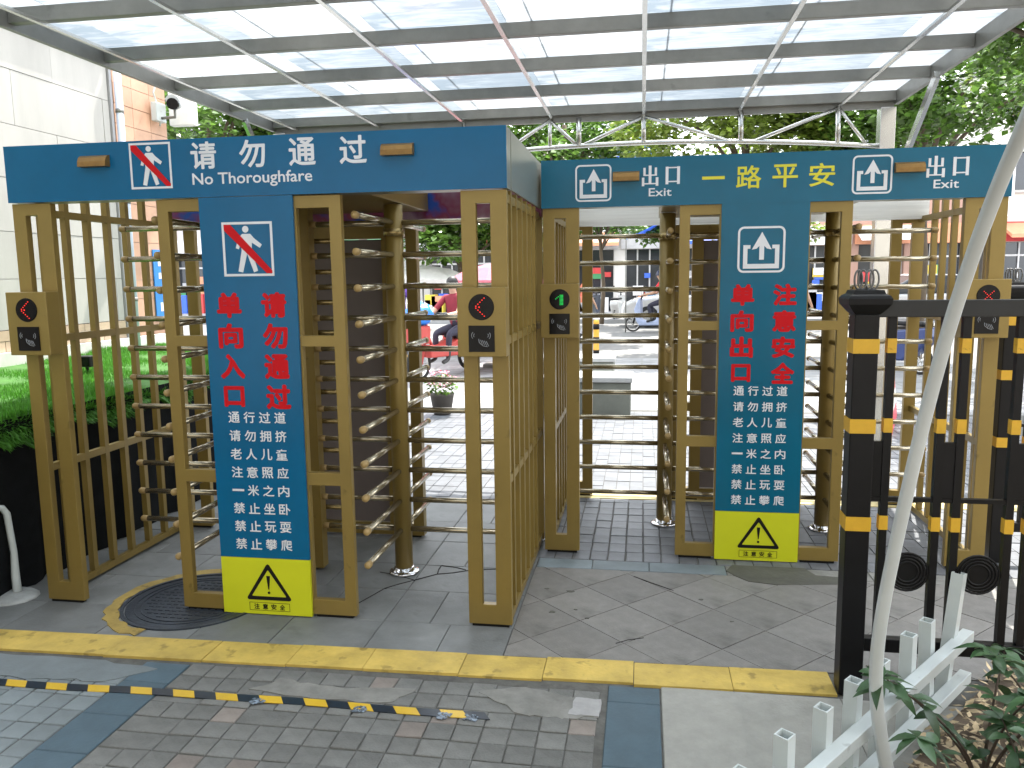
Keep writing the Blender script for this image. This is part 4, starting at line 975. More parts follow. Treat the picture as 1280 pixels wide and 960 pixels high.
# ------------------------------------------------------------------ trees
def leafcloud(centres, radii, n, size, seed, droop=0.2):
    g = np.random.default_rng(seed); C_ = np.array(centres); Rr = np.array(radii)
    wts = Rr[:,0]*Rr[:,1]; k = g.choice(len(C_), n, p=wts/wts.sum())
    d = g.normal(size=(n,3)); d /= np.linalg.norm(d,axis=1)[:,None]; rad = g.uniform(0.35, 1.0, n)**0.5
    c = C_[k] + d*rad[:,None]*Rr[k]
    s_ = g.uniform(0.6, 1.25, n)*size; a = g.uniform(0, 2*np.pi, n)
    # leaf axis outwards and drooping; normal mostly up
    ax = np.stack([np.cos(a), np.sin(a), -droop + g.uniform(-.5,.5,n)],1) + d*0.5; ax /= np.linalg.norm(ax,axis=1)[:,None]
    up = np.stack([g.normal(0,.45,n), g.normal(0,.45,n), np.ones(n)],1); sd = np.cross(ax, up); sd /= np.linalg.norm(sd,axis=1)[:,None]; nn = np.cross(sd, ax)
    V = np.empty((n,4,3)); V[:,0] = c; V[:,1] = c + ax*(s_*0.5)[:,None] + sd*(s_*0.30)[:,None] + nn*(s_*0.06)[:,None]
    V[:,2] = c + ax*s_[:,None]; V[:,3] = c + ax*(s_*0.5)[:,None] - sd*(s_*0.30)[:,None] + nn*(s_*0.06)[:,None]
    return V.reshape(-1,3)
def tree(x, y, h, cr, n, size, label, light=False, seed=0, base=None, clumps=26, squash=0.7, trunk=0.13):
    t = thing('street_tree', label, 'tree', (x, y, 0), 0, 'street trees'); r_ = random.Random(seed)
    zc = base if base is not None else h - cr*squash*1.1
    m = MB(); m.tube(smooth_path([(0,0,0),(0.05,0.03,zc*0.4),(-0.04,0,zc*0.8),(0.0,0.05,zc+cr*0.4)], 4), [trunk*(1-0.045*q) for q in range(13)], 10)
    cs, rs = [], []
    for k in range(clumps):
        a = r_.uniform(0, 2*math.pi); e = r_.uniform(-0.6, 1.0); q = r_.uniform(0.35, 0.95)
        c = (math.cos(a)*cr*q*math.cos(e*0.9), math.sin(a)*cr*q*math.cos(e*0.9), zc + cr*squash*(0.25 + q*math.sin(e)))
        s_ = cr*r_.uniform(0.22, 0.40); cs.append(c); rs.append((s_, s_, s_*0.6))
        if k % 3 == 0: m.tube(smooth_path([(0,0,zc*0.75),(c[0]*0.4,c[1]*0.4,zc*0.8+(c[2]-zc*0.8)*0.6),c], 3), [trunk*0.4*(1-0.12*i) for i in range(7)], 6)
    m.build('trunk', BARK, t)
    link('crown', raw_mesh('crown', leafcloud(cs, rs, n, size, seed), 4, LEAF2 if light else LEAF1), t)
    return t
tree(-7.9, 14.2, 5.8, 2.4, 9000, 0.17, 'leafy tree rising behind the pink tiled building and the security camera', False, 11)
tree(-6.2, 17.5, 5.2, 2.0, 7000, 0.17, 'yellow green tree just past the security camera, under the canopy edge', True, 12)
tree(-3.8, 17.0, 3.9, 1.7, 7000, 0.17, 'round green tree behind the cargo tricycle', False, 13, base=2.2)
tree(-2.0, 21.0, 6.2, 2.2, 8000, 0.20, 'tree seen between the two gate headers', False, 14)
tree(2.1, 17.5, 6.0, 2.3, 10000, 0.18, 'broad tree over the middle of the exit gate header', True, 15)
tree(4.9, 15.5, 5.8, 2.3, 10000, 0.17, 'tree behind the last canopy post, over the exit gate', False, 16)
tree(5.6, 10.6, 6.4, 2.7, 16000, 0.15, 'large sunlit tree filling the corner beyond the canopy', False, 17, clumps=34)
tree(8.8, 15.5, 7.5, 3.0, 9000, 0.2, 'tall tree beyond the large sunlit corner tree', True, 18)
tree(0.9, 24.0, 4.2, 1.1, 3000, 0.17, 'small kerbside tree with hanging branches in front of the shops', False, 19, base=2.75, trunk=0.07)
tree(-1.3, 26.3, 4.6, 1.5, 4000, 0.18, 'dark kerbside tree left of the small one in front of the shops', False, 20, base=3.2, trunk=0.08)
tree(3.6, 24.5, 4.8, 1.5, 4500, 0.18, 'kerbside tree seen through the second exit lane', True, 21, base=2.9, trunk=0.09)

# ------------------------------------------------------------------ the street beyond
rd = MB(); rd.quad([(-60,15.5,GZ+0.006),(60,15.5,GZ+0.006),(60,27,GZ+0.006),(-60,27,GZ+0.006)]); struct(rd.build('road', mat('road_surface', (0.16,0.16,0.155), 0.8, 0, 0.15, 1.2, 0.3, 40)))
fc = MB(); fc.box(-30, 30, 9.5, 15.5, GZ-0.05, TOP-0.004); struct(fc.build('forecourt', PALEP))
fs = MB(); fs.box(-60, 60, 27, 33, GZ-0.05, 0.12); struct(fs.build('far_pavement', PALEP))
s1 = MB()
for y in (21.0,):
    for k in range(-14, 14): s1.box(k*3.0, k*3.0+1.6, y-0.06, y+0.06, GZ+0.0065, GZ+0.0105)
o = struct(s1.build('road_markings', mat('road_paint', (0.7,0.7,0.68), 0.6)))
# pale joints across the forecourt: large slabs
fj = MB()
for k in range(-12, 20): fj.box(k*0.6, k*0.6+0.012, 9.52, 15.4, TOP-0.004, TOP-0.002)
for k in range(9): fj.box(-8, 12, 9.6+k*0.65, 9.612+k*0.65, TOP-0.0042, TOP-0.0016)
struct(fj.build('forecourt_joints', CEMENT))
m = MB(); m.box(-2.6, 1.0, 5.40, 5.455, TOP-0.03, TOP-0.001); 
ys2 = thing('dull', '', '', (0,0,0)) if False else None
for k in range(7):
    a = -2.9 + k*0.72; MB().prism([(a,5.40 + (5.49-5.40)*0),(a+0.715,5.40),(a+0.715,5.455),(a,5.455)] if False else [(a+0.002,5.392),(a+0.716,5.392),(a+0.716,5.456),(a+0.002,5.456)], GZ+0.01, TOP+0.003, 'z').build('painted_slab', SLABY, pv) if a < -1.3 else None
m = MB(); m.box(-0.58, 3.7, 5.62, 5.82, TOP-0.006, TOP+0.0035); m.build('painted_line', mat('worn_yellow_line', (0.50,0.42,0.20), 0.7, 0, 0.3, 6, 0.3, 50), pv)

SHOPW = mat('shop_render', (0.42,0.40,0.37), 0.8, 0, 0.08, 0.6); DARKG = mat('dark_glass', (0.03,0.035,0.04), 0.1, 0, 0.3, 1)
def shop_building(x0, x1, y, h, label, body, fascia, awn=None, n=4, name='shop_building'):
    b = thing(name, label, 'building', ((x0+x1)/2, y, 0.12)); W_ = (x1-x0)/2
    bays = [(-W_ + 0.3 + (2*W_-0.6)*k/n, -W_ + 0.3 + (2*W_-0.6)*(k+1)/n) for k in range(n)]
    xs = [-W_]; 
    for a, c in bays: xs += [a+0.22, c-0.22]
    xs.append(W_); fl_ = 3.1; zs = [0, 2.5, fl_+0.4]
    while zs[-1] + 2.9 < h: zs += [zs[-1] + 0.9, zs[-1] + 2.3]
    zs.append(h)
    m = MB(); m.grid(xs, zs, lambda i, j: not (i % 2 == 1 and (j == 0 or (j >= 2 and j % 2 == 1 and j < len(zs)-2))), 0, 0.35)
    m.box(-W_, W_, 0.9, 8, 0, h - 0.05); m.build('wall', body, b)
    for a, c in bays:
        MB().box(a+0.221, c-0.221, 0.28, 0.32, 0, 2.499).build('shop_window', DARKG, b)
        for j in range(3, len(zs)-2, 2):
            wdo = MB().box(a+0.221, c-0.221, 0.24, 0.27, zs[j]+0.001, zs[j+1]-0.001).build('window', DARKG, b)
            mm = MB(); cx_ = (a+c)/2; mm.box(cx_-0.03, cx_+0.03, 0.20, 0.239, zs[j]+0.001, zs[j+1]-0.001); mm.build('mullion', SHOPW, wdo)
            MB().box(a+0.15, c-0.15, -0.10, -0.001, zs[j]-0.10, zs[j]-0.02).build('sill', SHOPW, b)
    for k, (a, c) in enumerate(bays):
        MB().box(a+0.06, c-0.06, -0.12, -0.002, 2.52, 3.25).build('fascia_sign', fascia[k % len(fascia)], b)
    cr = random.Random(int(x0*10)); PC = [FR, FB, FO, FW, FG, mat('poster_yellow', (0.6,0.45,0.05), 0.5), mat('poster_green', (0.05,0.25,0.10), 0.5)]
    for k, (a, c) in enumerate(bays):
        a2, c2 = a + 0.23, c - 0.23; fr = MB()
        for q in (0.0, 0.33, 0.66, 1.0): xx = a2 + (c2-a2)*q; fr.box(xx-0.03, xx+0.03, 0.22, 0.279, 0, 2.498)
        fr.box(a2, c2, 0.215, 0.278, 1.98, 2.05); fr.build('shopfront_frame', mat('alu_frame', (0.5,0.5,0.5), 0.4, 0.5), b)
        for q in range(5):
            px_, pz_, pw, ph = cr.uniform(a2+0.2, c2-0.3), cr.uniform(0.3, 1.6), cr.uniform(0.12, 0.35), cr.uniform(0.15, 0.4)
            MB().box(px_-pw, px_+pw, 0.10 + 0.012*q, 0.108 + 0.012*q, pz_, pz_+ph).build('poster', cr.choice(PC), b)
        if k % 2 == 0:
            MB().prism([(-0.13,3.2),(-1.3,2.75),(-1.3,2.62),(-0.13,3.12)], a, c, 'x').build('awning', cr.choice(PC), b)
        for q in range(4):
            gx, gh = cr.uniform(a2, c2), cr.uniform(0.3, 0.9); MB().box(gx-0.22, gx+0.22, -0.9, -0.45, 0, gh).build('goods_crate', cr.choice(PC), b)
        if h > 6: MB().box(a-0.05, a+0.20, -0.75, -0.02, 3.4, 5.4).build('blade_sign', cr.choice(PC), b)
        for j in range(4, len(zs)-2, 2):
            if cr.random() < 0.6: MB().box(a-0.28, a+0.32, -0.34, -0.01, zs[j]+0.15, zs[j]+0.62).build('air_conditioner', PVC, b, bevel=0.02)
    MB().box(-W_-0.1, W_+0.1, -0.15, 8, h, h+0.25).build('roof', mat('roof_grey', (0.3,0.3,0.3), 0.8), b)
    return b
FR = mat('sign_red', (0.55,0.05,0.05), 0.5); FG = mat('sign_grey', (0.38,0.38,0.38), 0.5); FO = mat('sign_orange', (0.60,0.26,0.14), 0.5); FW = mat('sign_white', (0.7,0.7,0.7), 0.5); FB = mat('sign_blue', (0.04,0.12,0.55), 0.5)
shop_building(-9.5, -3.3, 33.5, 6.6, 'pale shop building at the far end of the street, behind the tricycle', SHOPW, [FW, FR], n=3)
shop_building(-3.2, 3.3, 33.5, 4.0, 'low white shop with grey fascia, straight through the exit gate', mat('white_render', (0.55,0.54,0.51), 0.8, 0, 0.05, 0.6), [FG, FG, FW], n=3)
shop_building(3.5, 12.5, 33.0, 5.6, 'brick pink shop building with orange fascias across the road', mat('pink_brick', (0.36,0.22,0.17), 0.8, 0, 0.1, 2), [FO, FW, FO], n=4)
shop_building(12.8, 26, 33.0, 9.0, 'tall cream apartment building across the road', mat('cream_render', (0.6,0.58,0.52), 0.8, 0, 0.06, 0.6), [FR, FW, FB], n=5, name='apartment_building')
shop_building(-30, -9.8, 34.0, 10.5, 'long grey apartment building far behind the turf planter', mat('grey_render', (0.5,0.5,0.48), 0.8, 0, 0.06, 0.6), [FW, FG, FR], n=7, name='apartment_building')
# red lettering blurred on the grey fascia: a red emblem
bb = thing('blue_billboard', 'blue rooftop billboard with white characters, above the low white shop', 'billboard', (-0.75, 33.0, 4.4))
MB().box(-1.15, 1.25, 0, 0.12, 1.65, 2.6).build('panel', FB, bb)
m = MB()
for q, (a, c) in enumerate(((-0.75,-0.2),(0.1,0.65))):
    m.box(a, c, -0.012, -0.001, 2.18, 2.24); m.box(a+0.05, c-0.05, -0.012, -0.001, 1.92, 1.98); m.box((a+c)/2-0.04, (a+c)/2+0.04, -0.013, -0.0015, 1.85, 2.38)
m.build('characters', WHT, bb); m = MB(); m.box(-1.0,-0.94,0.02,0.08,-0.1,1.65); m.box(0.94,1.0,0.02,0.08,-0.1,1.65); m.build('support', STEELD, bb)
tp2 = thing('blue_tarpaulin', 'blue tarpaulin strung up beneath the tree in front of the shops', 'tarpaulin', (0.1, 22.6, 2.55))
m = MB(); NT = 8
for i in range(NT+1):
    for j in range(NT+1): m.v.append((-0.55 + 1.1*i/NT, 1.6*j/NT, 0.55*i/NT - 0.12*math.sin(math.pi*i/NT)*math.sin(math.pi*j/NT) + 0.12*j/NT))
for i in range(NT):
    for j in range(NT): a = i*(NT+1)+j; m.f.append((a, a+NT+1, a+NT+2, a+1)); m.mi.append(0); m.sm.append(True)
m.build('sheet', mat('tarp_blue', (0.04,0.12,0.65), 0.5, transl=0.3), tp2); m = MB()
for a in (-0.55,0.55): m.tube([(a,0,-2.56),(a,0,0.0 if a<0 else 0.55)], 0.02, 6)
m.build('prop', STEELD, tp2)

# stone bench blocks, bollards
def stone_block(x, y, wx, wy, h, label):
    b = thing('stone_bench', label, 'bench', (x, y, 0), 0, 'stone bench blocks')
    MB().box(-wx, wx, -wy, wy, 0, h-0.06).build('base', mat('block_stone', (0.13,0.14,0.12), 0.7, 0, 0.2, 3, 0.2, 40), b, bevel=0.01); MB().box(-wx-0.02, wx+0.02, -wy-0.02, wy+0.02, h-0.059, h).build('seat', mat('block_top', (0.34,0.35,0.35), 0.5, 0, 0.1), b, bevel=0.008)
stone_block(-0.62, 9.35, 0.50, 0.30, 0.44, 'grey stone bench block in the sun, nearest beyond the exit gate')
stone_block(-0.95, 11.9, 0.55, 0.30, 0.40, 'second stone bench block farther out, behind the nearest block')
def bollard(x, y, label):
    b = thing('bollard', label, 'bollard', (x, y, 0), 0, 'yellow and black bollards')
    MB().lathe([(0.09,0),(0.09,0.02),(0.055,0.03),(0.055,0.72),(0.05,0.76),(0.02,0.78)], seg=14).build('post', mat('bollard_yellow', (0.6,0.33,0.03), 0.5), b)
    m = MB()
    for z in (0.12, 0.36, 0.60): m.tube([(0,0,z),(0,0,z+0.10)], 0.057, 14)
    m.build('black_band', BLK, b)
bollard(-0.83, 14.8, 'yellow and black bollard at the kerb, seen left through the exit gate'); bollard(2.6, 14.8, 'yellow and black bollard at the kerb, behind the second exit lane'); bollard(-4.5, 14.8, 'yellow and black bollard at the kerb, behind the cargo tricycle')
# red and white plastic barrier
br = thing('road_barrier', 'red and white plastic road barrier standing beyond the exit gate', 'barrier', (2.42, 8.8, 0), 1.25)
for k, (z0, z1) in enumerate(((0,0.16),(0.161,0.32),(0.321,0.48),(0.481,0.62))):
    w0, w1 = 0.20 - 0.10*z0, 0.20 - 0.10*z1
    m = MB(); m.prism([(-w0,z0),(w0,z0),(w1,z1),(-w1,z1)], -0.65, 0.65, 'x'); m.build('red_band' if k % 2 == 0 else 'white_band', mat('barrier_red', (0.6,0.03,0.06), 0.4) if k % 2 == 0 else mat('barrier_white', (0.75,0.75,0.75), 0.4), br)
# flower pot
fp = thing('flower_pot', 'dark pot of pink flowers on the pavement beyond the first gate', 'flower pot', (-2.3, 9.0, 0))
MB().lathe([(0.10,0),(0.14,0.22),(0.15,0.24),(0.13,0.24)], seg=14).build('pot', mat('pot_clay', (0.08,0.07,0.06), 0.7), fp)
V = leafcloud([(0,0,0.34)], [(0.17,0.17,0.12)], 260, 0.06, 5); link('leaves', raw_mesh('leaves', V, 4, LEAF1), fp)
V = leafcloud([(0,0,0.42)], [(0.19,0.19,0.10)], 150, 0.05, 6); link('blossoms', raw_mesh('blossoms', V, 4, mat('blossom_pink', (0.7,0.22,0.30), 0.6, island=0.3)), fp)

# ------------------------------------------------------------------ people
def person(name, label, loc, rz, joints, rad, zones, mats, scale=1.0, cat='person'):
    """One continuous skinned body: joints = {name: (xyz)}, chains follow; the clothing is read off by face position."""
    idx = {k: i for i, k in enumerate(joints)}; me = bpy.data.meshes.new('body')
    edges = [(idx[a], idx[b]) for a, b in BONES if a in idx and b in idx]
    me.from_pydata([Vector(v)*scale for v in joints.values()], edges, [])
    o = bpy.data.objects.new('body', me); COL.objects.link(o)
    sk = o.modifiers.new('skin', 'SKIN'); o.modifiers.new('sub', 'SUBSURF').levels = 1
    for k, i in idx.items():
        s_ = me.skin_vertices[0].data[i]; r_ = rad.get(k, 0.04); s_.radius = (r_[0]*scale, r_[1]*scale) if isinstance(r_, tuple) else (r_*scale, r_*scale)
        s_.use_root = (k == 'pelvis')
    dg = bpy.context.evaluated_depsgraph_get(); ev = bpy.data.meshes.new_from_object(o.evaluated_get(dg), depsgraph=dg)
    COL.objects.unlink(o); bpy.data.objects.remove(o)
    ev.name = 'body'; ev.materials.clear()
    for q in mats: ev.materials.append(q)
    J = [(k, Vector(v)*scale) for k, v in joints.items()]
    for p in ev.polygons:
        best = min(((p.center - c).length - 0.3*(rad.get(k,0.04)[0] if isinstance(rad.get(k,0.04), tuple) else rad.get(k,0.04)), k) for k, c in J)[1]
        p.material_index = zones.get(best, 0); p.use_smooth = True
    t = thing('person', label, cat, loc, rz); link('body', ev, t)
    return t
BONES = [('pelvis','waist'),('waist','chest'),('chest','neckb'),('neckb','neck'),('neck','head'),('head','crown'),('head','nose')]
for s_ in 'lr':
    BONES += [('chest','sh'+s_),('sh'+s_,'ua'+s_),('ua'+s_,'el'+s_),('el'+s_,'fa'+s_),('fa'+s_,'wr'+s_),('wr'+s_,'palm'+s_)] + [('palm'+s_,'f%d%s' % (k, s_)) for k in range(4)] + [('wr'+s_,'th'+s_)]
    BONES += [('pelvis','hip'+s_),('hip'+s_,'tg'+s_),('tg'+s_,'kn'+s_),('kn'+s_,'cf'+s_),('cf'+s_,'an'+s_),('an'+s_,'toe'+s_)]
RAD = dict(pelvis=(0.15,0.11), waist=(0.135,0.10), chest=(0.165,0.115), neckb=(0.07,0.06), neck=0.05, head=(0.078,0.092), crown=(0.06,0.07), nose=0.014)
for s_ in 'lr':
    RAD.update({'sh'+s_:0.06,'ua'+s_:0.052,'el'+s_:0.042,'fa'+s_:0.040,'wr'+s_:0.026,'palm'+s_:(0.036,0.018),'th'+s_:0.010,'hip'+s_:0.09,'tg'+s_:0.082,'kn'+s_:0.056,'cf'+s_:0.055,'an'+s_:0.036,'toe'+s_:(0.042,0.026)})
    for k in range(4): RAD['f%d%s' % (k, s_)] = 0.0085
def mk_joints(hip_h, torso, knees, ankles, elbows, wrists, head_dx=0.02):
    """x forward, y left; positions in metres."""
    tx, tz = torso; J = dict(pelvis=(0,0,hip_h), waist=(tx*0.3,0,hip_h+tz*0.33), chest=(tx*0.75,0,hip_h+tz*0.76), neckb=(tx,0,hip_h+tz), neck=(tx+0.01,0,hip_h+tz+0.06), head=(tx+head_dx+0.02,0,hip_h+tz+0.17), crown=(tx+head_dx,0,hip_h+tz+0.24), nose=(tx+head_dx+0.115,0,hip_h+tz+0.165))
    for s_, sg in (('l',1),('r',-1)):
        sh = Vector((tx*0.9, sg*0.18, hip_h+tz*0.92)); el = Vector(elbows[s_]); wr = Vector(wrists[s_]); kn = Vector(knees[s_]); an = Vector(ankles[s_]); hp = Vector((0.02, sg*0.09, hip_h-0.03))
        d = (wr-el).normalized(); sd = Vector((0,1,0)); pa = wr + d*0.06
        J.update({'sh'+s_:sh,'ua'+s_:sh.lerp(el,0.5),'el'+s_:el,'fa'+s_:el.lerp(wr,0.35),'wr'+s_:wr,'palm'+s_:pa,'th'+s_:wr+d*0.05+Vector((0.02,-sg*0.045,0.0)),'hip'+s_:hp,'tg'+s_:hp.lerp(kn,0.5),'kn'+s_:kn,'cf'+s_:kn.lerp(an,0.35),'an'+s_:an,'toe'+s_:an+Vector((0.15,0,-0.045))})
        for k in range(4): J['f%d%s' % (k, s_)] = pa + d*(0.055+0.012*(k in (1,2))) + Vector((0,(k-1.5)*0.019,-0.03))
    return {k: tuple(v) for k, v in J.items()}
ZON = {}
for s_ in 'lr':
    for k in ('wr','palm','th','f0','f1','f2','f3','fa','el'): ZON[k+s_] = 0
    for k in ('sh','ua'): ZON[k+s_] = 1
    for k in ('hip','tg','kn','cf'): ZON[k+s_] = 2
    for k in ('an','toe'): ZON[k+s_] = 3
ZON.update(pelvis=2, waist=1, chest=1, neckb=1, neck=0, head=0, crown=4, nose=0)
SKIN = mat('skin', (0.45,0.27,0.18), 0.55, 0, 0.05); HAIR = mat('black_hair', (0.012,0.010,0.009), 0.5); SHOE = mat('dark_shoe', (0.03,0.03,0.03), 0.6)
def cl(n, c): return mat(n, c, 0.85, 0, 0.12, 12)
def hair(t, J, helmet=None):
    c = Vector(J['head']) + Vector((-0.018, 0, 0.030)); m = MB(); m.ball(c, 0.108 if not helmet else 0.135, 14, 9, (1.0, 0.86, 0.98))
    m.f = [f for f in m.f if sum(m.v[i][2] for i in f)/4 > c.z - 0.02 or sum(m.v[i][0] for i in f)/4 < c.x - 0.02]; m.mi = [0]*len(m.f); m.sm = [True]*len(m.f)
    m.build('helmet' if helmet else 'hair', helmet or HAIR, t)
# ------------------------------------------------------------------ cargo tricycle with rider
TR, TAZ = (-2.95, 12.7, 0), math.pi + 1.12
tr = thing('cargo_tricycle', 'red cargo tricycle with a blue bundle on its front, beyond the first gate', 'tricycle', TR, TAZ)
RP = mat('red_paint', (0.42,0.05,0.04), 0.4, 0, 0.1, 4); RUB = mat('tyre_rubber', (0.015,0.015,0.015), 0.8)
def wheel(par, x, y, r_, w_=0.05):
    m = MB(); pts = [(r_*0.9*math.cos(a), 0, r_*0.9*math.sin(a)) for a in np.linspace(0, 2*math.pi, 25)]; m.tube(pts, r_*0.11, 8, caps=False); o = m.build('wheel', RUB, par, (x, y, r_))
    m = MB(); m.tube([(0,-w_/2,0),(0,w_/2,0)], r_*0.12, 10); m.tube([(r_*0.78*math.cos(a), 0, r_*0.78*math.sin(a)) for a in np.linspace(0, 2*math.pi, 25)], 0.012, 6, caps=False)
    for k in range(8): a = math.pi*k/4; m.tube([(0,0,0),(r_*0.78*math.cos(a),0,r_*0.78*math.sin(a))], 0.006, 5)
    m.build('rim', STEEL, o)
wheel(tr, 0.98, 0, 0.27); wheel(tr, -0.75, 0.40, 0.27); wheel(tr, -0.75, -0.40, 0.27)
m = MB(); m.tube([(0.98,-0.06,0.27),(0.88,-0.06,0.62),(0.80,-0.03,0.95)], 0.020, 8); m.tube([(0.98,0.06,0.27),(0.88,0.06,0.62),(0.80,0.03,0.95)], 0.020, 8); m.tube([(0.84,0,0.85),(0.60,0,0.42),(0.1,0,0.38),(-0.9,0,0.38)], 0.026, 8); m.tube([(0.1,0.0,0.38),(0.1,0,0.62)], 0.022, 8); m.tube([(-0.75,-0.4,0.27),(-0.75,0.4,0.27)], 0.02, 8)
m.build('frame', RP, tr)
MB().tube([(0.62,0.30,1.02),(0.76,0.22,1.04),(0.80,0,0.98),(0.76,-0.22,1.04),(0.62,-0.30,1.02)], 0.014, 8).build('handlebar', IRON, tr)
m = MB(); m.box(0.84, 1.12, -0.15, 0.15, 0.58, 0.86); m.build('front_apron', RP, tr, bevel=0.03)
MB().box(-0.12, 0.22, -0.14, 0.14, 0.62, 0.72).build('seat', IRON, tr, bevel=0.03)
MB().prism([(-0.14,0.34),(0.86,0.36),(0.86,0.56),(0.52,0.50),(0.22,0.60),(-0.14,0.60)], -0.16, 0.16).build('body_panel', RP, tr, bevel=0.02)
MB().grid([-1.25,-1.21,-0.19,-0.15],[0.40,0.44,0.62,0.66],lambda i,j: True,-0.46,-0.43).build('cargo_side', RP, tr); MB().box(-1.25,-0.15,0.43,0.46,0.40,0.66).build('cargo_side', RP, tr)
MB().box(-1.25,-0.15,-0.429,0.429,0.40,0.43).build('cargo_floor', RP, tr); MB().box(-1.25,-1.22,-0.429,0.429,0.431,0.66).build('tailboard', RP, tr)
bl = thing('blue_bundle', 'crumpled bright blue plastic bundle carried on the front of the tricycle', 'bundle', (TR[0] + 0.95*math.cos(TAZ), TR[1] + 0.95*math.sin(TAZ), 0.86))
m = MB(); m.ball((0,0,0.17), 0.22, 18, 12, (1.0,0.9,0.8)); m.v = [(x*(1+0.14*math.sin(z*40+y*30)), y*(1+0.14*math.sin(x*35+1)), z*(1+0.10*math.sin(x*50))) for x, y, z in m.v]
m.build('sheet', mat('blue_plastic', (0.02,0.22,0.75), 0.35, 0, 0.25, 12), bl)
J = mk_joints(0.80, (0.10,0.50), {'l':(0.40,0.14,0.70),'r':(0.40,-0.14,0.70)}, {'l':(0.42,0.13,0.30),'r':(0.42,-0.13,0.30)}, {'l':(0.32,0.26,1.02),'r':(0.32,-0.26,1.02)}, {'l':(0.56,0.26,1.01),'r':(0.56,-0.26,1.01)})
pr = person('person', 'person in a dark red shirt sitting on the red cargo tricycle', TR, TAZ, J, RAD, ZON, [SKIN, cl('maroon_shirt',(0.22,0.02,0.035)), cl('dark_trousers',(0.03,0.03,0.05)), SHOE, HAIR])
hair(pr, J)
def parasol(x, y, h, r_, c, label, name='parasol'):
    u = thing(name, label, 'parasol', (x, y, 0), 0, 'parasols on the street'); m = MB(); n = 8
    ring_ = [(r_*math.cos(2*math.pi*k/n), r_*math.sin(2*math.pi*k/n), h-0.30) for k in range(n)]; mid = [(r_*0.55*math.cos(2*math.pi*k/n), r_*0.55*math.sin(2*math.pi*k/n), h-0.09) for k in range(n)]
    for k in range(n):
        k2 = (k+1) % n; m.quad([ring_[k], ring_[k2], mid[k2], mid[k]]); m.quad([mid[k], mid[k2], (0,0,h)]); m.quad([ring_[k], ring_[k2], (ring_[k2][0],ring_[k2][1],h-0.38), (ring_[k][0],ring_[k][1],h-0.38)])
    m.build('canopy', mat('parasol_' + c[0], c[1], 0.8, transl=0.4), u); MB().tube([(0,0,0),(0,0,h+0.06)], 0.018, 8).build('pole', STEELD, u)
    m = MB()
    for k in range(n): m.tube([(0,0,h-0.45), tuple(0.7*q for q in ring_[k][:2]) + (h-0.20,)], 0.006, 5)
    m.build('ribs', STEELD, u); MB().box(-0.2,0.2,-0.2,0.2,0,0.06).build('base', CEMENT, u)
parasol(-2.55, 13.9, 1.83, 0.85, ('pink', (0.75,0.22,0.28)), 'pink parasol beside the cargo tricycle'); parasol(-4.6, 16.6, 1.85, 1.1, ('white', (0.75,0.75,0.72)), 'white parasol left of the pink one')
# people on foot
def walker(x, y, az, label, shirt, legs, helmet=None, swing=0.15):
    J = mk_joints(0.90, (0.03,0.50), {'l':(0.10+swing*0.6,0.09,0.48),'r':(0.02,-0.09,0.48)}, {'l':(swing,0.09,0.08),'r':(-swing*1.2,-0.09,0.10)}, {'l':(-0.08,0.26,1.12),'r':(0.04,-0.26,1.12)}, {'l':(0.02,0.27,0.89),'r':(0.16,-0.26,0.92)})
    p = person('person', label, (x, y, 0), az, J, RAD, ZON, [SKIN, shirt, legs, SHOE, HAIR]); hair(p, J, helmet); return p
walker(-4.35, 14.0, -1.8, 'person in a purple top and purple trousers walking behind the gate rotor', cl('purple_top',(0.12,0.06,0.32)), cl('purple_trousers',(0.10,0.06,0.25)))
walker(-1.35, 19.2, 0.4, 'small far off person in an orange top crossing the street', cl('orange_top',(0.6,0.16,0.08)), cl('pale_trousers',(0.4,0.4,0.42)))
walker(-3.2, 17.5, 0.2, 'person in a green top walking left of the flower pot', cl('green_top',(0.08,0.25,0.12)), cl('dark_trousers',(0.03,0.03,0.05)))
walker(2.2, 21.0, 2.6, 'person in a yellow top crossing behind the exit gate sign', cl('yellow_top',(0.6,0.42,0.06)), cl('navy_trousers',(0.03,0.04,0.09)))
walker(3.3, 18.2, 0.6, 'person in a red top walking past the last rotor', cl('red_top',(0.5,0.04,0.05)), cl('pale_trousers',(0.4,0.4,0.42)))
walker(0.75, 25.5, 2.9, 'far person in a white shirt by the shops', cl('white_shirt',(0.6,0.6,0.6)), cl('navy_trousers',(0.03,0.04,0.09)))
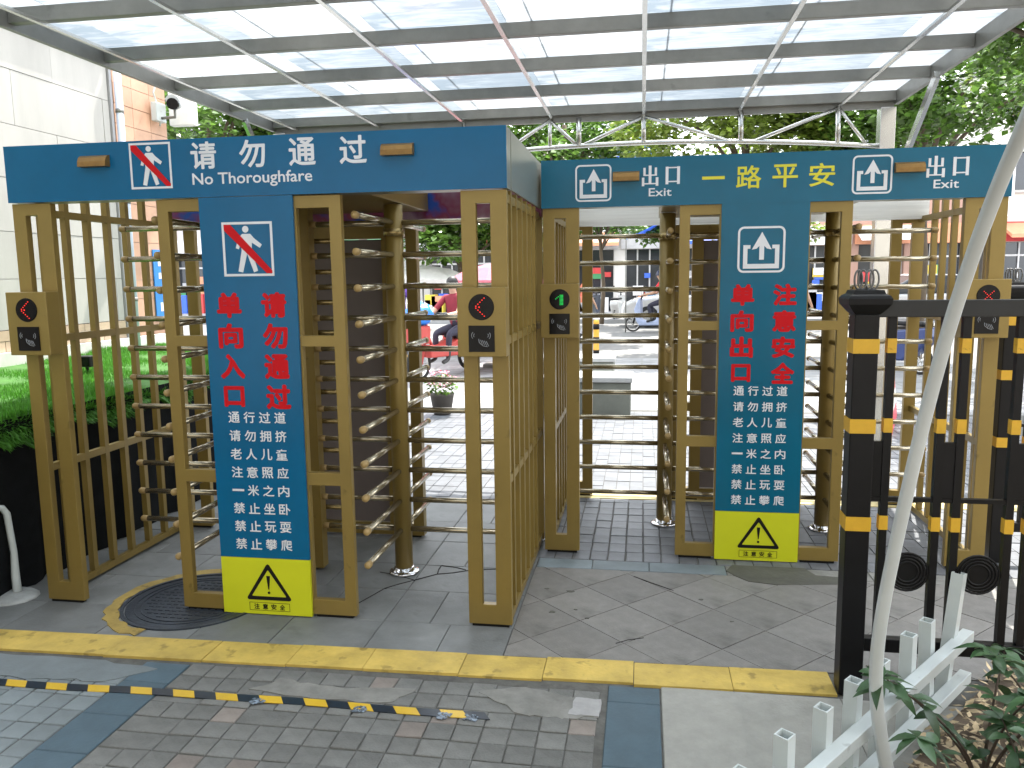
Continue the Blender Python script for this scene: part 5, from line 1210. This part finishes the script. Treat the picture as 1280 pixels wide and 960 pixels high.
# scooters
def scooter(x, y, az, label, body, rider=None):
    s = thing('motor_scooter', label, 'scooter', (x, y, 0), az, 'scooters on the street')
    wheel(s, 0.62, 0, 0.22); wheel(s, -0.58, 0, 0.22)
    MB().prism([(0.50,0.30),(0.56,0.62),(0.44,0.95),(0.38,0.93),(0.36,0.36),(0.10,0.28),(-0.05,0.34),(-0.12,0.66),(-0.75,0.74),(-0.82,0.60),(-0.62,0.36),(-0.35,0.20),(0.40,0.18)], -0.14, 0.14).build('body', body, s, bevel=0.03)
    MB().box(-0.70,-0.02,-0.13,0.13,0.745,0.82).build('seat', IRON, s, bevel=0.03)
    m = MB(); m.tube([(0.62,0,0.22),(0.46,0,0.70),(0.36,0,1.00)], 0.025, 8); m.tube([(0.30,0.30,1.02),(0.37,0,0.98),(0.30,-0.30,1.02)], 0.014, 8); m.build('handlebar', IRON, s)
    m = MB(); m.tube([(0.32,0.2,1.0),(0.34,0.24,1.16)], 0.006, 5); m.ball((0.34,0.25,1.19), 0.045, 8, 6, (0.3,1,0.7)); m.tube([(0.32,-0.2,1.0),(0.34,-0.24,1.16)], 0.006, 5); m.ball((0.34,-0.25,1.19), 0.045, 8, 6, (0.3,1,0.7)); m.build('mirror', IRON, s)
    MB().ball((0.50,0,0.82), 0.07, 10, 6, (0.6,1,1)).build('headlight', STEEL, s)
    return s
J2 = mk_joints(0.88, (0.05,0.50), {'l':(0.36,0.16,0.74),'r':(0.36,-0.16,0.74)}, {'l':(0.28,0.15,0.34),'r':(0.28,-0.15,0.34)}, {'l':(0.22,0.27,1.08),'r':(0.22,-0.27,1.08)}, {'l':(0.46,0.28,1.04),'r':(0.46,-0.28,1.04)})
def ride(x, y, az, label, shirt, legs, helmet=None):
    p = person('person', label, (x - 0.22*math.cos(az), y - 0.22*math.sin(az), 0), az, J2, RAD, ZON, [SKIN, shirt, legs, SHOE, HAIR]); hair(p, J2, helmet)
scooter(0.35, 22.6, 2.9, 'pale blue scooter ridden past the exit gate', mat('pale_blue_paint', (0.35,0.42,0.60), 0.35)); ride(0.35, 22.6, 2.9, 'rider in a red jacket on the pale blue scooter', cl('red_jacket',(0.6,0.03,0.04)), cl('dark_trousers',(0.03,0.03,0.05)), mat('dark_helmet', (0.02,0.025,0.06), 0.3))
for k, (x_, c_, lb) in enumerate(((-2.6,(0.5,0.05,0.05),'red scooter parked in the row before the shops, at its left end'),(-1.7,(0.05,0.06,0.08),'black scooter parked in the row, next to the red one'),(-0.8,(0.55,0.55,0.55),'white scooter parked in the middle of the row before the shops'),(0.3,(0.05,0.2,0.35),'blue scooter parked in the row, right of the white one'),(1.9,(0.5,0.3,0.05),'orange scooter parked near the small kerbside tree'),(2.8,(0.08,0.08,0.09),'dark grey scooter parked at the end of the row before the shops'))):
    scooter(x_, 27.9 + 0.1*(k % 2), 1.2 + 0.1*k, lb, mat('scooter_paint_%d' % k, c_, 0.3))
scooter(2.9, 19.5, 0.3, 'dark scooter parked near the road, behind the second exit lane', mat('dark_paint', (0.05,0.05,0.06), 0.3)); scooter(3.9, 13.6, 2.2, 'dark blue scooter parked beyond the second iron fence', mat('navy_paint', (0.02,0.04,0.14), 0.3))
# cars
def car(x, y, az, label, paint):
    c = thing('parked_car', label, 'car', (x, y, 0), az, 'cars on the road')
    MB().prism([(-2.15,0.30),(-2.18,0.62),(-2.10,0.92),(-1.55,0.98),(0.75,0.96),(1.75,0.84),(2.12,0.66),(2.16,0.34),(2.0,0.22),(-2.0,0.22)], -0.86, 0.86).build('body', paint, c, bevel=0.07)
    MB().prism([(-1.60,0.965),(-1.05,1.43),(0.15,1.46),(0.95,0.955)], -0.72, 0.72).build('cabin', DARKG, c, bevel=0.06)
    MB().prism([(-1.02,1.452),(-0.95,1.49),(0.05,1.51),(0.16,1.468)], -0.66, 0.66).build('roof', paint, c, bevel=0.01)
    for a in (-1.35, 1.32):
        for b in (-0.80, 0.80): 
            m = MB(); m.tube([(0,-0.1,0),(0,0.1,0)], 0.32, 20); o = m.build('wheel', RUB, c, (a, b, 0.32)); MB().tube([(0,-0.105,0),(0,0.105,0)], 0.20, 14).build('rim', STEEL, o)
    for b in (-0.6, 0.6): MB().ball((0,0,0), 0.13, 10, 6, (0.5,1.3,0.6)).build('headlight', STEEL, c, (2.05, b, 0.66)); MB().box(-0.02,0.02,-0.15,0.15,-0.06,0.06).build('tail_light', RP, c, (-2.175, b, 0.70))
car(7.6, 24.6, math.pi, 'silver car on the road, glimpsed right of the last gate rotor', mat('silver_paint', (0.5,0.5,0.52), 0.25, 0.5, coat=0.5)); car(-8.5, 23.5, 0.0, 'white car on the road behind the tricycle', mat('white_paint', (0.75,0.75,0.75), 0.3, coat=0.5)); car(1.5, 25.6, math.pi, 'pale grey car parked in front of the low white shop', mat('grey_paint', (0.6,0.6,0.6), 0.25, 0.3, coat=0.5))

# ------------------------------------------------------------------ unseen block added behind the camera to bounce sun onto the gates
bk = thing('unseen_bounce_block', 'unseen block with windows, added behind the camera to bounce light onto the gates', 'building', (0, -2.6, 0))
xs = [-24.0]; k = -23.2
while k < 23: xs += [k, k + 1.5]; k += 3.0
xs.append(24.0); zs = [0]; z = 3.3
while z < 10.9: zs += [z, z + 1.5]; z += 3.0
zs.append(12.6)
m = MB(); m.grid(xs, zs, lambda i, j: not (i % 2 == 1 and j % 2 == 1), -0.3, 0); m.box(-24, 24, -6, -0.6, 0, 12.5); m.build('wall', mat('block_render', (0.48,0.45,0.40), 0.85, 0, 0.08, 0.5), bk)
MB().box(-23.9, 23.9, -0.5, -0.45, 3.0, 12.3).build('window_glass', DARKG, bk)
